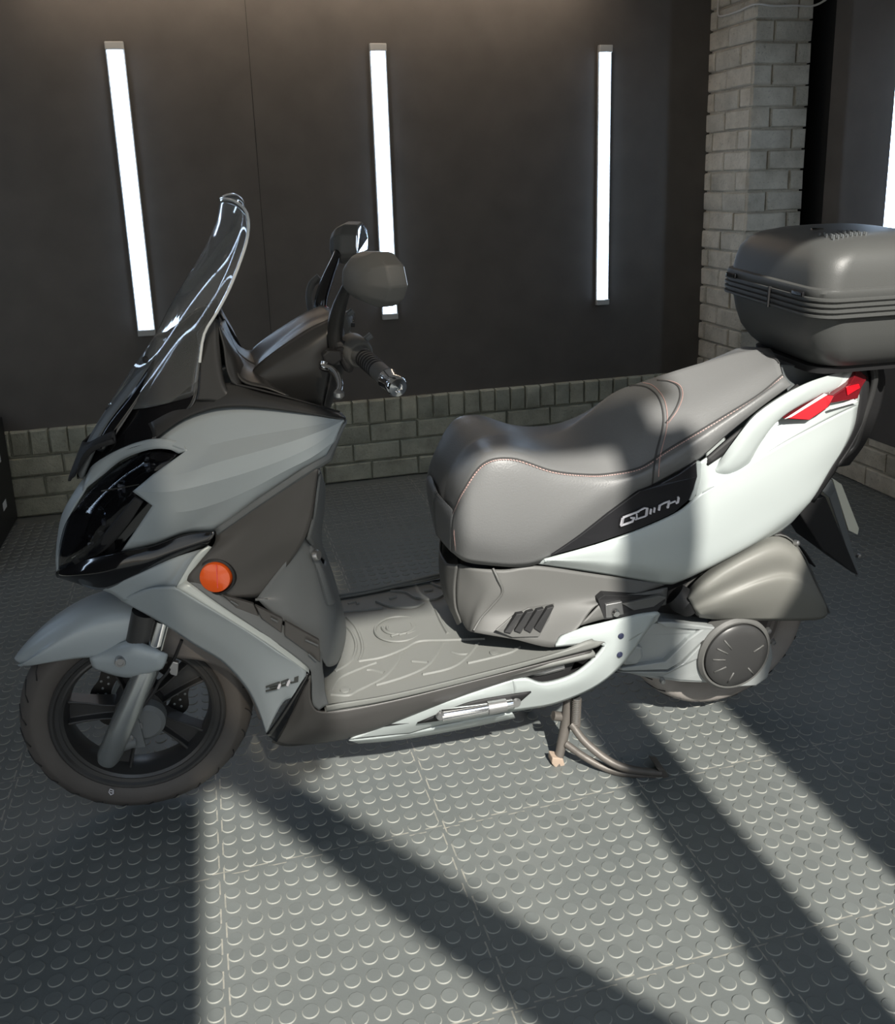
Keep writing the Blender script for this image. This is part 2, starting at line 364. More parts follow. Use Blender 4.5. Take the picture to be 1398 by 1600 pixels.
# ------------------------------------------------------------------ wall lamps
def batten(loc, rz, L, lab, W=.078):
    e = bpy.data.objects.new('led_batten_light', None); C.objects.link(e); e.location = loc; e.rotation_euler = (0, 0, rz)
    mb = MB(); mb.box((-W/2, -.012, 0), (W/2, 0, L)); bev(mb.build('housing', LAMPB, e, False), .002)
    # bowed diffuser
    n = 8; v = []; f = []; z0, z1 = .030, L-.034
    for z in (z0, z1):
        for i in range(n+1):
            a = PI*i/n; v.append((-math.cos(a)*W*.42, -.012-math.sin(a)*.014, z))
    f = [(i, i+1, i+n+2, i+n+1) for i in range(n)]+[tuple(range(n+1))[::-1], tuple(range(n+1, 2*n+2))]
    mesh('diffuser', v, f, TUBE, e)
    for a, b in ((0, z0), (z1, L)):
        v = []; 
        mb = MB(); mb.box((-W/2, -.027, a), (W/2, -.001, b)); bev(mb.build('end_cap', LAMPB, e, False), .004)
    label(e, lab, 'wall light', 'LED battens upright on the walls'); return e
Z0, LL = .807, 1.268
batten((-.304, YW+.012, Z0), 0, LL, 'upright glowing LED batten on the black wall, the one left of the windscreen')
batten((.837, YW+.012, Z0), 0, LL, 'upright glowing LED batten on the black wall, its foot behind the scooter mirror')
batten((1.962, YW+.012, Z0), 0, LL, 'upright glowing LED batten on the black wall, nearest the brick pier', .07)
batten((XR-.006, 3.385, Z0), -PI/2, LL, 'glowing LED batten on the right-hand wall, cut by the photo edge above the top case')
cl_ = bpy.data.objects.new('added_wall_light', None); C.objects.link(cl_); cl_.location = (.6, 4.12, 2.40)  # light added out of view to warm the upper wall
mb = MB(); mb.box((-1.3, -.04, .02), (1.3, .04, .07)); mb.build('housing', LAMPB, cl_, False)
mb = MB(); mb.box((-1.28, -.03, -.005), (1.28, .03, .02)); mb.build('tube', mat('added_warm_glow', (1, .9, .8), .5, emit=((1, .80, .62), 12)), cl_, False)
label(cl_, 'warm light added out of view above the black wall', 'added light')
batten((-2.15, 2.45, .95), PI/2, 1.27, 'glowing LED batten on the left wall level with the scooter front')
batten((-2.15, 3.55, .95), PI/2, 1.27, 'glowing LED batten on the left wall, nearer the back corner')
# cable over the pier
cb = tube('wall_cable', [(2.535, YW-.06, 2.30), (2.528, YW-.07, 2.21), (2.528, 4.20, 2.195), (2.527, 4.08, 2.195), (2.526, 3.95, 2.20), (2.62, 3.948, 2.193), (2.72, 3.95, 2.197), (2.845, 3.955, 2.20), (2.885, 3.86, 2.24)], .005, CABLE, None, 8, 5)
label(cb, 'thin pale cable looped across the top of the brick pier', 'cable')
# cabinet at the left edge
cab = bpy.data.objects.new('tool_cabinet', None); C.objects.link(cab); cab.location = (-1.25, 4.0, 0)
mb = MB(); mb.box((-.3, -.35, .02), (.30, .28, .50)); bev(mb.build('cabinet_body', CAB, cab, False), .004)
mb = MB(); mb.box((-.29, -.33, 0), (.28, .26, .022)); mb.build('plinth', DARK, cab, False)
for (y0, z0) in ((.075, .135), (.095, .335)):
    mb = MB(); mb.box((.3, y0-.03, z0), (.3015, y0+.035, z0+.034)); mb.build('paper_label', LABEL, cab, False)
label(cab, 'black cabinet with white labels at the left edge beside the brick plinth', 'cabinet')

# ================================================================== the scooter
LEAN = math.radians(3); OB = Vector((-.32177, 2.04644, 0)); AX = Vector((.99976, -.0218, 0)).normalized()
SD = Vector((AX.y, -AX.x, 0)); SL = SD*math.cos(LEAN)-Vector((0,0,1))*math.sin(LEAN); UPL = SD*math.sin(LEAN)+Vector((0,0,1))*math.cos(LEAN)
root = bpy.data.objects.new('motor_scooter', None); C.objects.link(root)
MR = Matrix.Identity(4)
for i in range(3): MR[i][0] = AX[i]; MR[i][1] = -SL[i]; MR[i][2] = UPL[i]; MR[i][3] = OB[i]
root.matrix_world = MR
label(root, 'grey and silver maxi scooter with black seat and top case parked on the studded floor', 'scooter')
def B(px, py, l):
    """point of the scooter seen at a pixel, l metres left of its centre plane -> scooter coordinates (x back, y right, z up)"""
    d = FW*FPX+RT*(px-699)-UP*(py-800-CYO)
    p = OB+SL*l-CAM; P = CAM+d*(p.dot(SL)/d.dot(SL))-OB
    return Vector((P.dot(AX), -l, P.dot(UPL)))
def V(x, z, l=0): return Vector((x, -l, z))
def mir(v): return Vector((v.x, -v.y, v.z))
def pts(P): return [p if isinstance(p, Vector) else B(*p) for p in P]
def grid_vf(G):
    nv, nu = len(G), len(G[0]); v = [p for r in G for p in r]
    f = [(i*nu+j, i*nu+j+1, (i+1)*nu+j+1, (i+1)*nu+j) for i in range(nv-1) for j in range(nu-1)]
    return v, f
def surf(rows, nu=6, nv=5, lu=False, lv=False):
    R_ = [pts(r) for r in rows]; k = max(len(r) for r in R_)-1
    R_ = [(lin if lu else cr)(r, nu*k) for r in R_]
    cols = [(lin if lv else cr)([r[j] for r in R_], nv*(len(R_)-1)) for j in range(len(R_[0]))]
    return [[c[i] for c in cols] for i in range(len(cols[0]))]
def patch(name, rows, m, nu=6, nv=5, lu=False, lv=False, th=.006, mirror=True, cross=False, ang=28, parent=None, round_=0):
    G = surf(rows, nu, nv, lu, lv); out = []
    if cross:
        T = [list(c) for c in zip(*G)]
        for cand in (G, [r[::-1] for r in G], T, [r[::-1] for r in T]):
            if all(abs(r[-1].y) < 2e-3 for r in cand): G = cand; break
        else: raise ValueError('no centre line in '+name)
        G = [r[:-1]+[Vector((r[-1].x, 0, r[-1].z))]+[mir(p) for p in r[:-1][::-1]] for r in G]
    for s in ((0, 1) if mirror and not cross else (0,)):
        v, f = grid_vf(G)
        if s: v = [mir(p) for p in v]
        o = mesh(name, v, f, m, parent or root, True, ang)
        if th:
            # thickness goes towards the centre plane
            n = sum((p.normal*p.area for p in o.data.polygons), Vector())
            c_ = sum((q for q in v), Vector())/len(v)
            outw = n.y*c_.y > 0 if not cross else n.z > 0
            sm = o.modifiers.new('s', 'SOLIDIFY'); sm.thickness = th; sm.offset = -1 if outw else 1
            if round_: bev(o, round_, 2, 50)
        out.append(o)
    return out[0]
def plate(name, P, m, th=.01, mirror=True, bv=.0015, parent=None, dome=0):
    """polygon outline pushed th towards the centre plane"""
    P = pts(P); out = []
    for s in ((0, 1) if mirror else (0,)):
        Q = [mir(p) for p in P] if s else P
        d = Vector((0, th, 0)) if not s else Vector((0, -th, 0))
        n = len(Q); tri = tessellate_polygon([Q]); v = Q+[q+d for q in Q]
        f = [tuple(t) for t in tri]+[tuple(i+n for i in t)[::-1] for t in tri]+[(i, (i+1)%n, (i+1)%n+n, i+n) for i in range(n)]
        o = mesh(name, v, f, m, parent or root, False); 
        if bv: bev(o, bv, 2, 40)
        out.append(o)
    return out[0]
def strokes(name, lines, wpx, l, m, th=.002, parent=None, lfun=None, closed=False):
    """raised lettering / ribs: polylines in the plane of the part, wpx wide"""
    mb = MB()
    for ln in lines:
        w0 = wpx
        if isinstance(ln, tuple): ln, w0 = ln
        q = [Vector((a, b, 0)) for a, b in ln]; k = len(q); A = []; D = []
        for i in range(k):
            d1 = (q[i]-q[i-1]).normalized() if i else (q[1]-q[0]).normalized()
            d2 = (q[i+1]-q[i]).normalized() if i < k-1 else d1
            n1 = Vector((-d1.y, d1.x, 0)); n2 = Vector((-d2.y, d2.x, 0)); nn = (n1+n2).normalized(); sc = 1/max(.5, nn.dot(n1))
            A.append(q[i]+nn*w0/2*sc); D.append(q[i]-nn*w0/2*sc)
        L_ = (lambda p: l) if lfun is None else lfun
        top = [B(p.x, p.y, L_(p)) for p in A]; bot = [B(p.x, p.y, L_(p)) for p in D]
        off = Vector((0, th, 0))
        v = top+bot+[p+off for p in top]+[p+off for p in bot]; f = []
        for i in range(k-1): f += [(i, i+1, k+i+1, k+i), (2*k+i, 3*k+i, 3*k+i+1, 2*k+i+1), (i, 2*k+i, 2*k+i+1, i+1), (k+i, k+i+1, 3*k+i+1, 3*k+i)]
        f += [(0, k, 3*k, 2*k), (k-1, 3*k-1, 4*k-1, 2*k-1)]
        mb.add(v, f)
    return mb.build(name, m, parent or root, False)
from mathutils.bvhtree import BVHTree
def caster(o):
    t = BVHTree.FromPolygons([v.co for v in o.data.vertices], [tuple(p.vertices) for p in o.data.polygons]); org = MR.inverted()@CAM; r3 = MR.to_3x3().inverted()
    def f(px, py, up=0, dflt=None):
        d = r3@(FW*FPX+RT*(px-699)-UP*(py-800-CYO)).normalized(); h = t.ray_cast(org, d)
        return h[0]-d*up if h[0] else dflt
    return f
def dense(P, n=4):
    return [(p.x, p.y) for p in cr([Vector((a, b, 0)) for a, b in P], n*(len(P)-1))]

# ---------------- wheels
def tyre_prof(R, wd, rr):
    p = [(rr, wd*.36), (rr+.012, wd*.44), ((R+rr)/2, wd*.5), (R-.028, wd*.47), (R-.012, wd*.36), (R-.003, wd*.19), (R, 0)]
    return p+[(a, -b) for a, b in p[:-1][::-1]]
def wheel(name, cx, cz, R, wd, rr, tyrem, rimm, spk=5, front=True):
    o = V(cx, cz, 0); ax = Vector((0, -1, 0))
    prof = [(rr+.004, wd*.42), (rr-.001, wd*.46), (rr-.006, wd*.45), (rr-.010, wd*.40), (rr-.018, wd*.38), (rr-.022, wd*.40), (rr-.028, wd*.36), (rr-.034, wd*.16), (rr-.036, 0), (rr-.034, -wd*.16), (rr-.028, -wd*.36), (rr-.004, -wd*.44), (rr+.004, -wd*.42), (rr-.004, -wd*.1), (rr-.004, wd*.1)]
    rim = lathe(name, prof, o, ax, rimm, root, 64, True)
    ty = lathe('tyre', tyre_prof(R, wd, rr)+[(rr, -wd*.3), (rr, wd*.3)], o, ax, tyrem, rim, 96, True, 50)
    # tread grooves: short raised ribs on the shoulder
    mb = MB()
    for k in range(26):
        a = 2*PI*k/26
        for s in (1, -1):
            P = []
            for t in range(4):
                rr_ = R-(.002, .0062, .0115, .0215)[t]; aa = a+.05*t; y = wd*(.17, .27, .36, .445)[t]
                P.append(o+Vector((math.cos(aa)*rr_, -s*y, math.sin(aa)*rr_)))
            v, f = tube_vf(P, .0016, 4); mb.add(v, f)
    join(ty, mb, DARK)
    lathe('hub', [(0, .05), (.034, .05), (.04, .042), (.056, .03), (.06, -.03), (.04, -.042), (.034, -.05), (0, -.05)], o, ax, rimm, rim, 32)
    for k in range(spk):
        a = 2*PI*k/spk+(PI/2+.2 if front else .6); mb = MB()
        er = Vector((math.cos(a), 0, math.sin(a))); et = Vector((-math.sin(a), 0, math.cos(a)))
        S = []
        for (r, h, t) in ((.040, .018, .026), (.08, .020, .022), (.12, .026, .018), (rr-.026, .034, .020)):
            S.append([o+er*r+et*h*q+Vector((0, -y, 0)) for q, y in ((1, t), (.80, t), (.72, t*.1), (-.72, t*.1), (-.80, t), (-1, t), (-1, -t), (1, -t))])
        n = 8; v = [p for s in S for p in s]; f = []
        for i in range(3):
            for j in range(n): f.append((i*n+j, i*n+(j+1)%n, (i+1)*n+(j+1)%n, (i+1)*n+j))
        mb.add(v, f); bev(mb.build('spoke', rimm, rim, True, 30), .002, 2)
    return rim
FWX, FWZ, FR = .072, .278, .262
fw = wheel('front_wheel', FWX, FWZ, FR, .105, .192, TYRE, WHEELB)
# wavy perforated brake disc on the far side
n = 72; v = []; f = []; o_ = V(FWX, FWZ, -.045)
for y in (0, .004):
    for (r0, amp) in ((.070, 0), (.112, .005)):
        for k in range(n):
            a = 2*PI*k/n; r = r0+amp*math.sin(a*9); v.append(o_+Vector((math.cos(a)*r, y, math.sin(a)*r)))
for k in range(n):
    j = (k+1) % n
    f += [(k, j, n+j, n+k), (2*n+k, 3*n+k, 3*n+j, 2*n+j), (n+k, n+j, 3*n+j, 3*n+k), (k, 2*n+k, 2*n+j, j)]
disc = mesh('brake_disc', v, f, mat('dark_disc', (.05,.048,.045), .4, .5), fw)
mb = MB()
for k in range(36):
    a = 2*PI*k/36
    for r in ((.082, .100) if k % 2 else (.091,)):
        vv, ff = lathe_vf([(0, 0), (.0032, 0), (.0032, .001), (0, .001)], o_+Vector((math.cos(a)*r, -.0006, math.sin(a)*r)), (0, -1, 0), 8); mb.add(vv, ff)
join(disc, mb, ALU)
strokes('white_mark', [[(172, 1233), (170, 1238), (173, 1242), (177, 1240), (177, 1235), (172, 1233)], [(172, 1237), (177, 1238)]], 1.2, .0525, LETTER, .001, fw)
RWX, RWZ, RR = 1.555, .302, .262
rw = wheel('rear_wheel', RWX, RWZ, RR, .135, .175, TYRED, mat('dusty_wheel', (.2, .18, .17), .5), 5, False)

# ---------------- fork, front mudguard
fk = tube('fork_leg', [B(254, 968, .095), B(243, 1010, .095)], .020, CHROME, root, 20)
tube('fork_leg', [mir(B(252, 968, .095)), mir(B(244, 995, .095))], .019, CHROME, root, 20)
for s in (0, 1):
    P = [B(238, 1024, .088), B(230, 1044, .088), B(190, 1135, .092), B(171, 1180, .093), B(167, 1190, .093)]
    if s: P = [mir(p) for p in P]
    lo = tube('fork_slider', P, [.022, .0275, .0275, .027, .021], FORK, root, 24)
    if not s:
        a = B(171, 1180, .095)
        tube('axle_bracket', [B(180, 1165, .09), B(212, 1158, .085)], [.02, .012], GREYP, lo, 12)
for l_ in (1,): tube('wheel_axle', [V(FWX, FWZ, .085), V(FWX, FWZ, -.085)], .011, STEEL, root, 16)
lathe('speed_sensor_drive', [(0, .080), (.036, .080), (.045, .073), (.047, .05), (.040, .04), (0, .04)], V(FWX+.016, FWZ, 0), (0, -1, 0), GREYP, root, 32)
tube('brake_hose', [B(284, 1000, .09), B(272, 1030, .09), B(262, 1050, .1), B(250, 1064, .1), B(240, 1082, .1), B(222, 1105, .1)], .0035, DARK, root, 8, 5)
br = bev(plate('hose_bracket', [(262,1048,.1),(270,1034,.1),(279,1036,.1),(278,1050,.1),(276,1057,.1),(266,1054,.1)], STEEL, .012, False, 0), .002)
bev(plate('fork_foot_bracket', [(208,1118,.088),(214,1118,.088),(228,1168,.088),(186,1171,.088),(196,1148,.088)], GREYP, .01, False, 0), .002)
lathe('pinch_bolt', [(0, .006), (.008, .006), (.011, .002), (.011, 0)], B(201, 1154, .09), (0, -1, 0), STEEL, root, 16)
# mudguard: sections around the tyre, from nose tip to tail
def fender_sec(a, R, wd, drop):
    er = Vector((math.cos(a), 0, math.sin(a))); c0 = V(FWX, FWZ)
    prof = [(wd, -drop), (wd*1.02, -drop*.62), (wd*.98, -drop*.3), (wd*.82, -.010), (wd*.52, .004), (wd*.2, .010), (0, .011)]
    return [c0+er*(R+h)+Vector((0, -y, 0)) for y, h in prof]
rows = []
for a, R, wd, dr in ((146, .292, .022, .004), (142, .291, .040, .020), (134, .288, .056, .042), (122, .287, .066, .070), (108, .288, .072, .095), (94, .289, .075, .108), (80, .289, .076, .10), (70, .288, .076, .085)):
    rows.append(fender_sec(math.radians(a), R, wd, dr))
patch('front_mudguard', rows, PAINT, 4, 5, th=.003, cross=True)
rows = []
for a, R, wd, dr in ((76, .290, .082, .10), (60, .290, .086, .10), (42, .290, .086, .075), (24, .289, .082, .05), (8, .288, .074, .035), (-10, .288, .062, .016)):
    rows.append(fender_sec(math.radians(a), R, wd, dr))
patch('rear_mudguard_flap', rows, FLAP, 4, 5, th=.003, cross=True)
# cover that wraps the fork leg
rows = [[(140,1024,.064),(176,1008,.072),(209,1000,.092),(242,1013,.116),(259,1020,.120)],
        [(140,1030,.072),(176,1018,.086),(209,1010,.108),(243,1019,.124),(262,1023,.122)],
        [(142,1036,.074),(176,1032,.094),(206,1028,.114),(240,1030,.128),(260,1032,.124)],
        [(145,1043,.072),(176,1049,.090),(204,1051,.110),(236,1047,.124),(255,1043,.121)],
        [(150,1046,.066),(176,1055,.078),(202,1059,.096),(230,1053,.114),(250,1047,.116)]]
patch('fork_cover', rows, PAINT, 5, 4, th=.005)
tube('fork_sleeve', [B(228, 955, .075), B(218, 1004, .075)], .030, WHEELB, root, 24)
lathe('cover_bolt', [(0, .004), (.006, .004), (.007, .006), (.0105, .006), (.012, .003), (.012, -.008)], B(188, 1034, .106), (0, -1, 0), STEEL, root, 20)

# ---------------- front body
wing = [[(240,688,.100),(281,657,.122),(321,641,.142),(360,635,.162),(409,637,.19),(472,645,.228),(537,655,.266)],
        [(291,704,.166),(318,698,.180),(352,690,.196),(400,680,.218),(450,672,.238),(500,663,.256),(537,656,.270)],
        [(238,742,.158),(282,741,.190),(335,724,.224),(400,706,.248),(455,690,.262),(505,672,.268),(537,657,.272)],
        [(207,768,.148),(268,768,.194),(338,752,.228),(405,732,.252),(455,713,.266),(500,690,.272),(535,660,.273)],
        [(238,790,.168),(280,800,.190),(335,788,.212),(392,764,.238),(445,736,.258),(488,714,.267),(524,688,.270)],
        [(188,864,.122),(240,852,.138),(288,835,.155),(337,830,.178),(400,785,.216),(473,736,.246),(510,714,.260)]]
patch('front_side_fairing', wing, PAINT, 7, 4, th=.006, lv=True, ang=7)
strip = [[(335,827,.196),(400,781,.232),(472,733,.258),(510,711,.265),(536,661,.274)],
         [(339,835,.198),(403,790,.234),(476,741,.259),(515,717,.266),(541,662,.274)],
         [(341,838,.188),(404,795,.222),(478,746,.248),(518,720,.255),(542,656,.262)]]
patch('fairing_edge_trim', strip, GREYP, 7, 3, th=.004, lu=True)
# top black trim along the fairing
cowl = [[(232,560,.0),(200,640,.0),(165,690,.0),(128,742,.0)]]
nose_c = [(160,718,0),(134,743,0),(112,774,0),(97,803,0),(90,835,0),(87,870,0),(88,893,0)]
nose_1 = [(180,712,.05),(150,738,.045),(124,778,.040),(107,808,.034),(97,838,.027),(91,868,.018),(90,890,.010)]
patch('nose_panel', [nose_1, [(170,713,.025),(142,740,.024),(118,775,.022),(101,806,.019),(93,836,.014),(88,868,.008),(89,892,.004)], nose_c], PAINT, 5, 4, th=.004, cross=False)
patch('lamp_upper_trim', [[(134,743,.024),(148,724,.048),(188,702,.082),(236,686,.110),(280,690,.142),(292,704,.168)], [(128,766,.040),(158,744,.056),(192,718,.075),(232,703,.110),(262,702,.135),(279,709,.152)]], PAINT, 6, 3, th=.005)
# headlamp: smoked lens over a black bowl
lens = [[(90,890,.008),(91,862,.018),(102,818,.032),(128,780,.046),(158,748,.056),(192,722,.075),(232,706,.110),(277,709,.148)],
        [(100,886,.032),(108,858,.050),(122,820,.068),(148,786,.086),(176,758,.100),(206,738,.118),(240,724,.138),(272,715,.152)],
        [(125,876,.075),(133,852,.090),(148,822,.105),(170,796,.118),(192,776,.128),(212,761,.135),(236,744,.145),(262,727,.153)],
        [(148,866,.108),(166,852,.116),(190,829,.128),(206,806,.138),(218,784,.146),(212,772,.142),(226,753,.148),(250,738,.154)]]
patch('headlamp_lens', lens, TINT, 5, 5, th=.003)
bowl = [[p if not isinstance(p, tuple) else Vector((B(*p).x+.045, B(*p).y*.72, B(*p).z-.006)) for p in r] for r in lens]
patch('headlamp_bowl', bowl, GLOSS, 5, 5, th=.003)
for (x, y, l, r) in ((150, 818, .062, .034), (182, 768, .080, .026), (134, 852, .050, .022), (222, 728, .10, .018)):
    o_ = B(x, y, l)+Vector((.022, .004, 0)); ax = Vector((-1, -.45, .2))
    q = lathe('reflector_bowl', [(r, .012), (r*.93, .013), (r*.7, -.002), (r*.35, -.012), (r*.3, -.004), (0, -.002)], o_, ax, CHROME, root, 24)
    lathe('bulb_cover', [(0, .012), (r*.22, .010), (r*.3, 0)], o_, ax, CLEAR, q, 16)
patch('headlamp_eyebrow', [[(112,876,.060),(150,846,.100),(182,810,.130),(210,776,.146)], [(118,882,.066),(158,852,.110),(190,816,.138),(220,781,.150)], [(130,880,.072),(168,856,.114),(198,822,.142),(224,784,.150)]], DARK, 6, 3, th=.005)
for q in ([(158,768),(190,762),(217,757)], [(112,872),(140,856),(170,834)]): strokes('lamp_trim_line', [q], 1.6, .13, CHROME, .002, None, lambda p: .06+.0008*(p.x-110)*1.0)
# glossy chin and lower lip
chin = [[(88,893,.004),(130,874,.078),(186,862,.127),(240,852,.150),(288,835,.168),(337,830,.190)],
        [(87,897,.004),(125,888,.085),(180,878,.138),(236,866,.158),(284,850,.174),(334,836,.194)],
        [(89,902,.004),(118,900,.082),(170,898,.134),(226,882,.158),(276,862,.174),(330,844,.194)],
        [(94,904,.004),(118,911,.060),(160,922,.104),(212,899,.140),(268,873,.160),(327,853,.186)]]
patch('chin_trim', chin, GLOSS, 6, 5, th=.005)
plow = [[(160,922,.106),(212,899,.142),(268,873,.162),(326,854,.190)], [(176,929,.108),(226,912,.146),(270,895,.170),(303,872,.198)],
        [(192,940,.112),(236,928,.150),(262,918,.175),(276,919,.208)]]
patch('lower_fairing', plow, PAINT, 6, 5, th=.005)
leg = [[(188,938,.108),(256,976,.130),(304,1008,.148),(349,1036,.165),(385,1076,.180),(404,1112,.186),(416,1147,.186)],
       [(205,930,.130),(262,958,.160),(310,985,.180),(355,1011,.195),(395,1045,.205),(415,1090,.205),(425,1128,.200)],
       [(236,920,.168),(270,938,.188),(320,962,.205),(365,988,.218),(410,1018,.226),(440,1055,.224),(442,1098,.214)],
       [(276,919,.210),(310,940,.218),(350,964,.226),(395,992,.234),(435,1020,.238),(478,1050,.238),(455,1090,.228)]]
patch('leg_shield_side_panel', leg, PAINT, 6, 6, th=.006)
bevl = [[(327,853,.192),(303,872,.200),(276,919,.211),(350,964,.228),(420,1008,.238),(482,1052,.240)],
        [(334,855,.190),(312,876,.198),(290,910,.208),(358,956,.222),(424,998,.232),(484,1045,.236)]]
patch('silver_edge_strip', [[(326,853,.191),(312,862,.196),(299,878,.203),(287,898,.208),(275,919,.211)], [(338,858,.190),(325,868,.195),(313,882,.200),(303,897,.204),(292,908,.207)]], WHITE, 4, 3, th=.005)
patch('silver_edge_strip', [[(275,918,.212),(345,960,.228),(415,1004,.238),(483,1052,.241)], [(291,907,.208),(357,953,.222),(424,996,.232),(483,1043,.236)]], WHITE, 6, 3, th=.005)
# shaded back edge between silver panel and belly
patch('shield_return', [[(483,1050,.240),(456,1092,.230),(430,1130,.212),(416,1148,.190)], [(488,1062,.222),(474,1094,.214),(452,1130,.200),(432,1160,.170)]], GLOSS, 5, 3, th=.004)
DCH = mat('dark_chrome', (.12,.125,.12), .3, .6)
nb = strokes('displacement_badge', [[(415.2,1074.5),(437,1067)], [(415,1080.8),(432,1077),(434,1073),(422,1075.5),(422.5,1078.5)], [(451,1062),(439.8,1067),(439.8,1072.5),(446,1071),(447,1067)],
      [(454,1068),(460,1066.3),(460.5,1059.8),(465.5,1057.6),(465,1065),(460,1066.3)], ([(462.8,1066),(463.2,1058.5)], 3.5)], 1.7, .225, DCH, .004, None, lambda p: .2262+.0003*(p.x-440))
label(nb, 'dark and chrome number lettering')
strokes('painted_letter_shine', [([(434.5,1076.5),(437.5,1069)], 3.6), ([(448.5,1072),(452,1063.5)], 3.6)], 2, .22, LETTER, .004, nb, lambda p: .2268+.0003*(p.x-440))  # pale strokes painting the shine on the letters' sides
# black outer shield with the amber side reflector
shl = [[(337,832,.192),(400,788,.228),(474,740,.252),(497,733,.258)],
       [(334,850,.194),(398,815,.226),(462,775,.246),(494,762,.250)],
       [(310,880,.204),(382,850,.222),(450,812,.238),(491,790,.242)],
       [(292,906,.207),(360,888,.216),(432,850,.228),(478,838,.232)],
       [(316,922,.210),(352,918,.211),(410,893,.212),(452,880,.214)],
       [(345,938,.216),(360,934,.212),(398,934,.205),(410,929,.200)]]
patch('outer_leg_shield', shl, SHLD, 6, 5, th=.006)
sg = lathe('side_reflector', [(0, .014), (.018, .013), (.031, .008), (.034, .0), (.034, -.01)], B(337, 901, .212), (-.25, -1, .05), ORANGE, root, 40)
label(sg, 'round orange side reflector')
lathe('reflector_surround', [(.034, -.004), (.036, .004), (.040, .002), (.042, -.012)], B(337, 901, .212), (-.25, -1, .05), DARK, sg, 40)
strokes('reflector_rib', [[(338, 882), (340, 919)]], 1.2, .2275, RED, .001, sg)
# grey channel below the reflector, running to the mat, with three slotted vents
chn = [[(292,908,.207),(345,946,.222),(410,990,.232),(478,1040,.238),(487,1062,.238),(488,1098,.238),(498,1110,.240)],
       [(302,904,.206),(352,938,.218),(418,980,.228),(486,1028,.234),(497,1052,.234),(499,1085,.236),(510,1102,.240)],
       [(322,920,.206),(362,936,.212),(430,970,.220),(494,1010,.226),(505,1050,.226),(508,1080,.230),(514,1104,.238)]]
patch('channel_trim', chn, GREYP, 5, 4, th=.006)
for q in ([(348,930),(396,944),(406,965),(392,960),(368,950)], [(398,946),(442,968),(440,990),(408,966)], [(445,971),(499,1001),(501,1036),(486,1024),(444,993)]):
    lv_ = .222+.0085*(q[0][0]-348)/50
    pl = plate('vent_panel', [(a, b, lv_) for a, b in q], SHLD, .01, True, .002)
for q in ([(360,939),(372,946)], [(423,966),(434,972)], [(477,1000),(497,1009)], [(482,1022),(494,1033)]): strokes('vent_rib', [q], 2, .2255+.0085*(q[0][0]-360)/50, GREYP, .003)
# inner leg shield, knee side
inn = [[(497,733,.252),(494,765,.245),(491,800,.236),(481,835,.228),(476,845,.222)],
       [(478,842,.226),(455,880,.214),(430,905,.205),(404,930,.200),(404,934,.198)],
       [(480,850,.190),(490,880,.190),(470,925,.200),(440,950,.210),(400,950,.214)],
       [(500,880,.175),(512,915,.180),(515,960,.195),(500,1000,.208),(480,1000,.218)]]
knee = [[(476,843,.222),(440,886,.214),(403,933,.205),(402,936,.210),(430,962,.216),(497,1003,.222)],
        [(481,842,.20),(470,884,.205),(452,925,.208),(448,945,.212),(465,968,.214),(501,1020,.220)],
        [(492,856,.17),(496,892,.18),(494,935,.188),(496,965,.196),(503,1000,.204),(508,1036,.214)],
        [(504,880,.14),(514,915,.145),(524,950,.155),(528,978,.165),(525,1008,.180),(514,1042,.200)],
        [(508,880,.08),(521,912,.08),(534,950,.085),(540,985,.09),(536,1015,.10),(528,1035,.12)],
        [(508,872,.0),(520,905,.0),(534,945,.0),(540,978,.0),(538,1000,.0),(534,1015,.0)]]
patch('inner_leg_shield', knee, GREYP, 5, 5, cross=True, th=.004)
patch('shield_side_edge', [[(497,733,.256),(493,765,.248),(489,800,.238),(478,842,.224)], [(500,745,.225),(497,775,.22),(492,810,.21),(484,850,.19)],
      [(506,760,.0),(504,800,.0),(500,840,.0),(508,880,.0)]], GREYP, 5, 5, cross=True, th=.004)
patch('glovebox_lid', [[(470,841,.196),(484,862,.192),(500,900,.188),(514,946,.182)], [(476,838,.188),(490,858,.184),(507,896,.178),(521,944,.170)], [(482,842,.165),(497,868,.160),(512,902,.152),(524,940,.148)]], GREYP, 5, 3, th=.012, mirror=False, round_=.002)
lathe('lock_barrel', [(0, .01), (.010, .01), (.012, .005), (.012, 0)], B(492, 868, .19), (.9, -.6, .3), STEEL, root, 20)
# ---------------- dark upper cowl and dash
cw1 = [[(240,688,.110),(281,657,.137),(321,641,.157),(360,635,.177),(409,637,.202),(472,645,.237),(538,655,.270)],
       [(236,672,.105),(280,646,.130),(322,628,.150),(362,617,.166),(410,622,.192),(474,634,.228),(540,652,.262)],
       [(230,660,.09),(275,632,.115),(318,610,.132),(358,598,.146),(405,612,.170),(470,628,.205),(534,645,.24)]]
patch('cowl_trim', cw1, COWL, 6, 4, th=.005)
crn = [[(120,748,.0),(134,743,.022),(158,718,.054),(196,703,.085),(240,690,.112)],
       [(122,735,.0),(145,722,.03),(180,694,.06),(215,676,.085),(252,672,.115)],
       [(140,705,.0),(170,688,.035),(205,664,.07),(245,650,.1),(284,650,.132)],
       [(160,672,.0),(190,655,.04),(232,630,.08),(272,615,.11),(306,622,.142)],
       [(195,610,.0),(225,592,.04),(262,570,.08),(292,558,.105),(314,560,.128)],
       [(232,548,.0),(258,530,.04),(284,516,.07),(304,508,.095),(318,506,.112)]]
patch('front_cowl', crn, GLOSS, 6, 5, cross=True, th=.004)
drd = patch('screen_bracket_cover', [[(308,520,.122),(322,505,.125),(334,498,.128),(341,500,.125)], [(312,560,.135),(328,545,.14),(338,542,.14),(344,548,.138)],
      [(310,608,.145),(330,596,.15),(344,592,.152),(352,600,.15)], [(306,625,.146),(330,627,.156),(348,632,.164),(370,634,.175)]], COWL, 6, 6, th=.005)
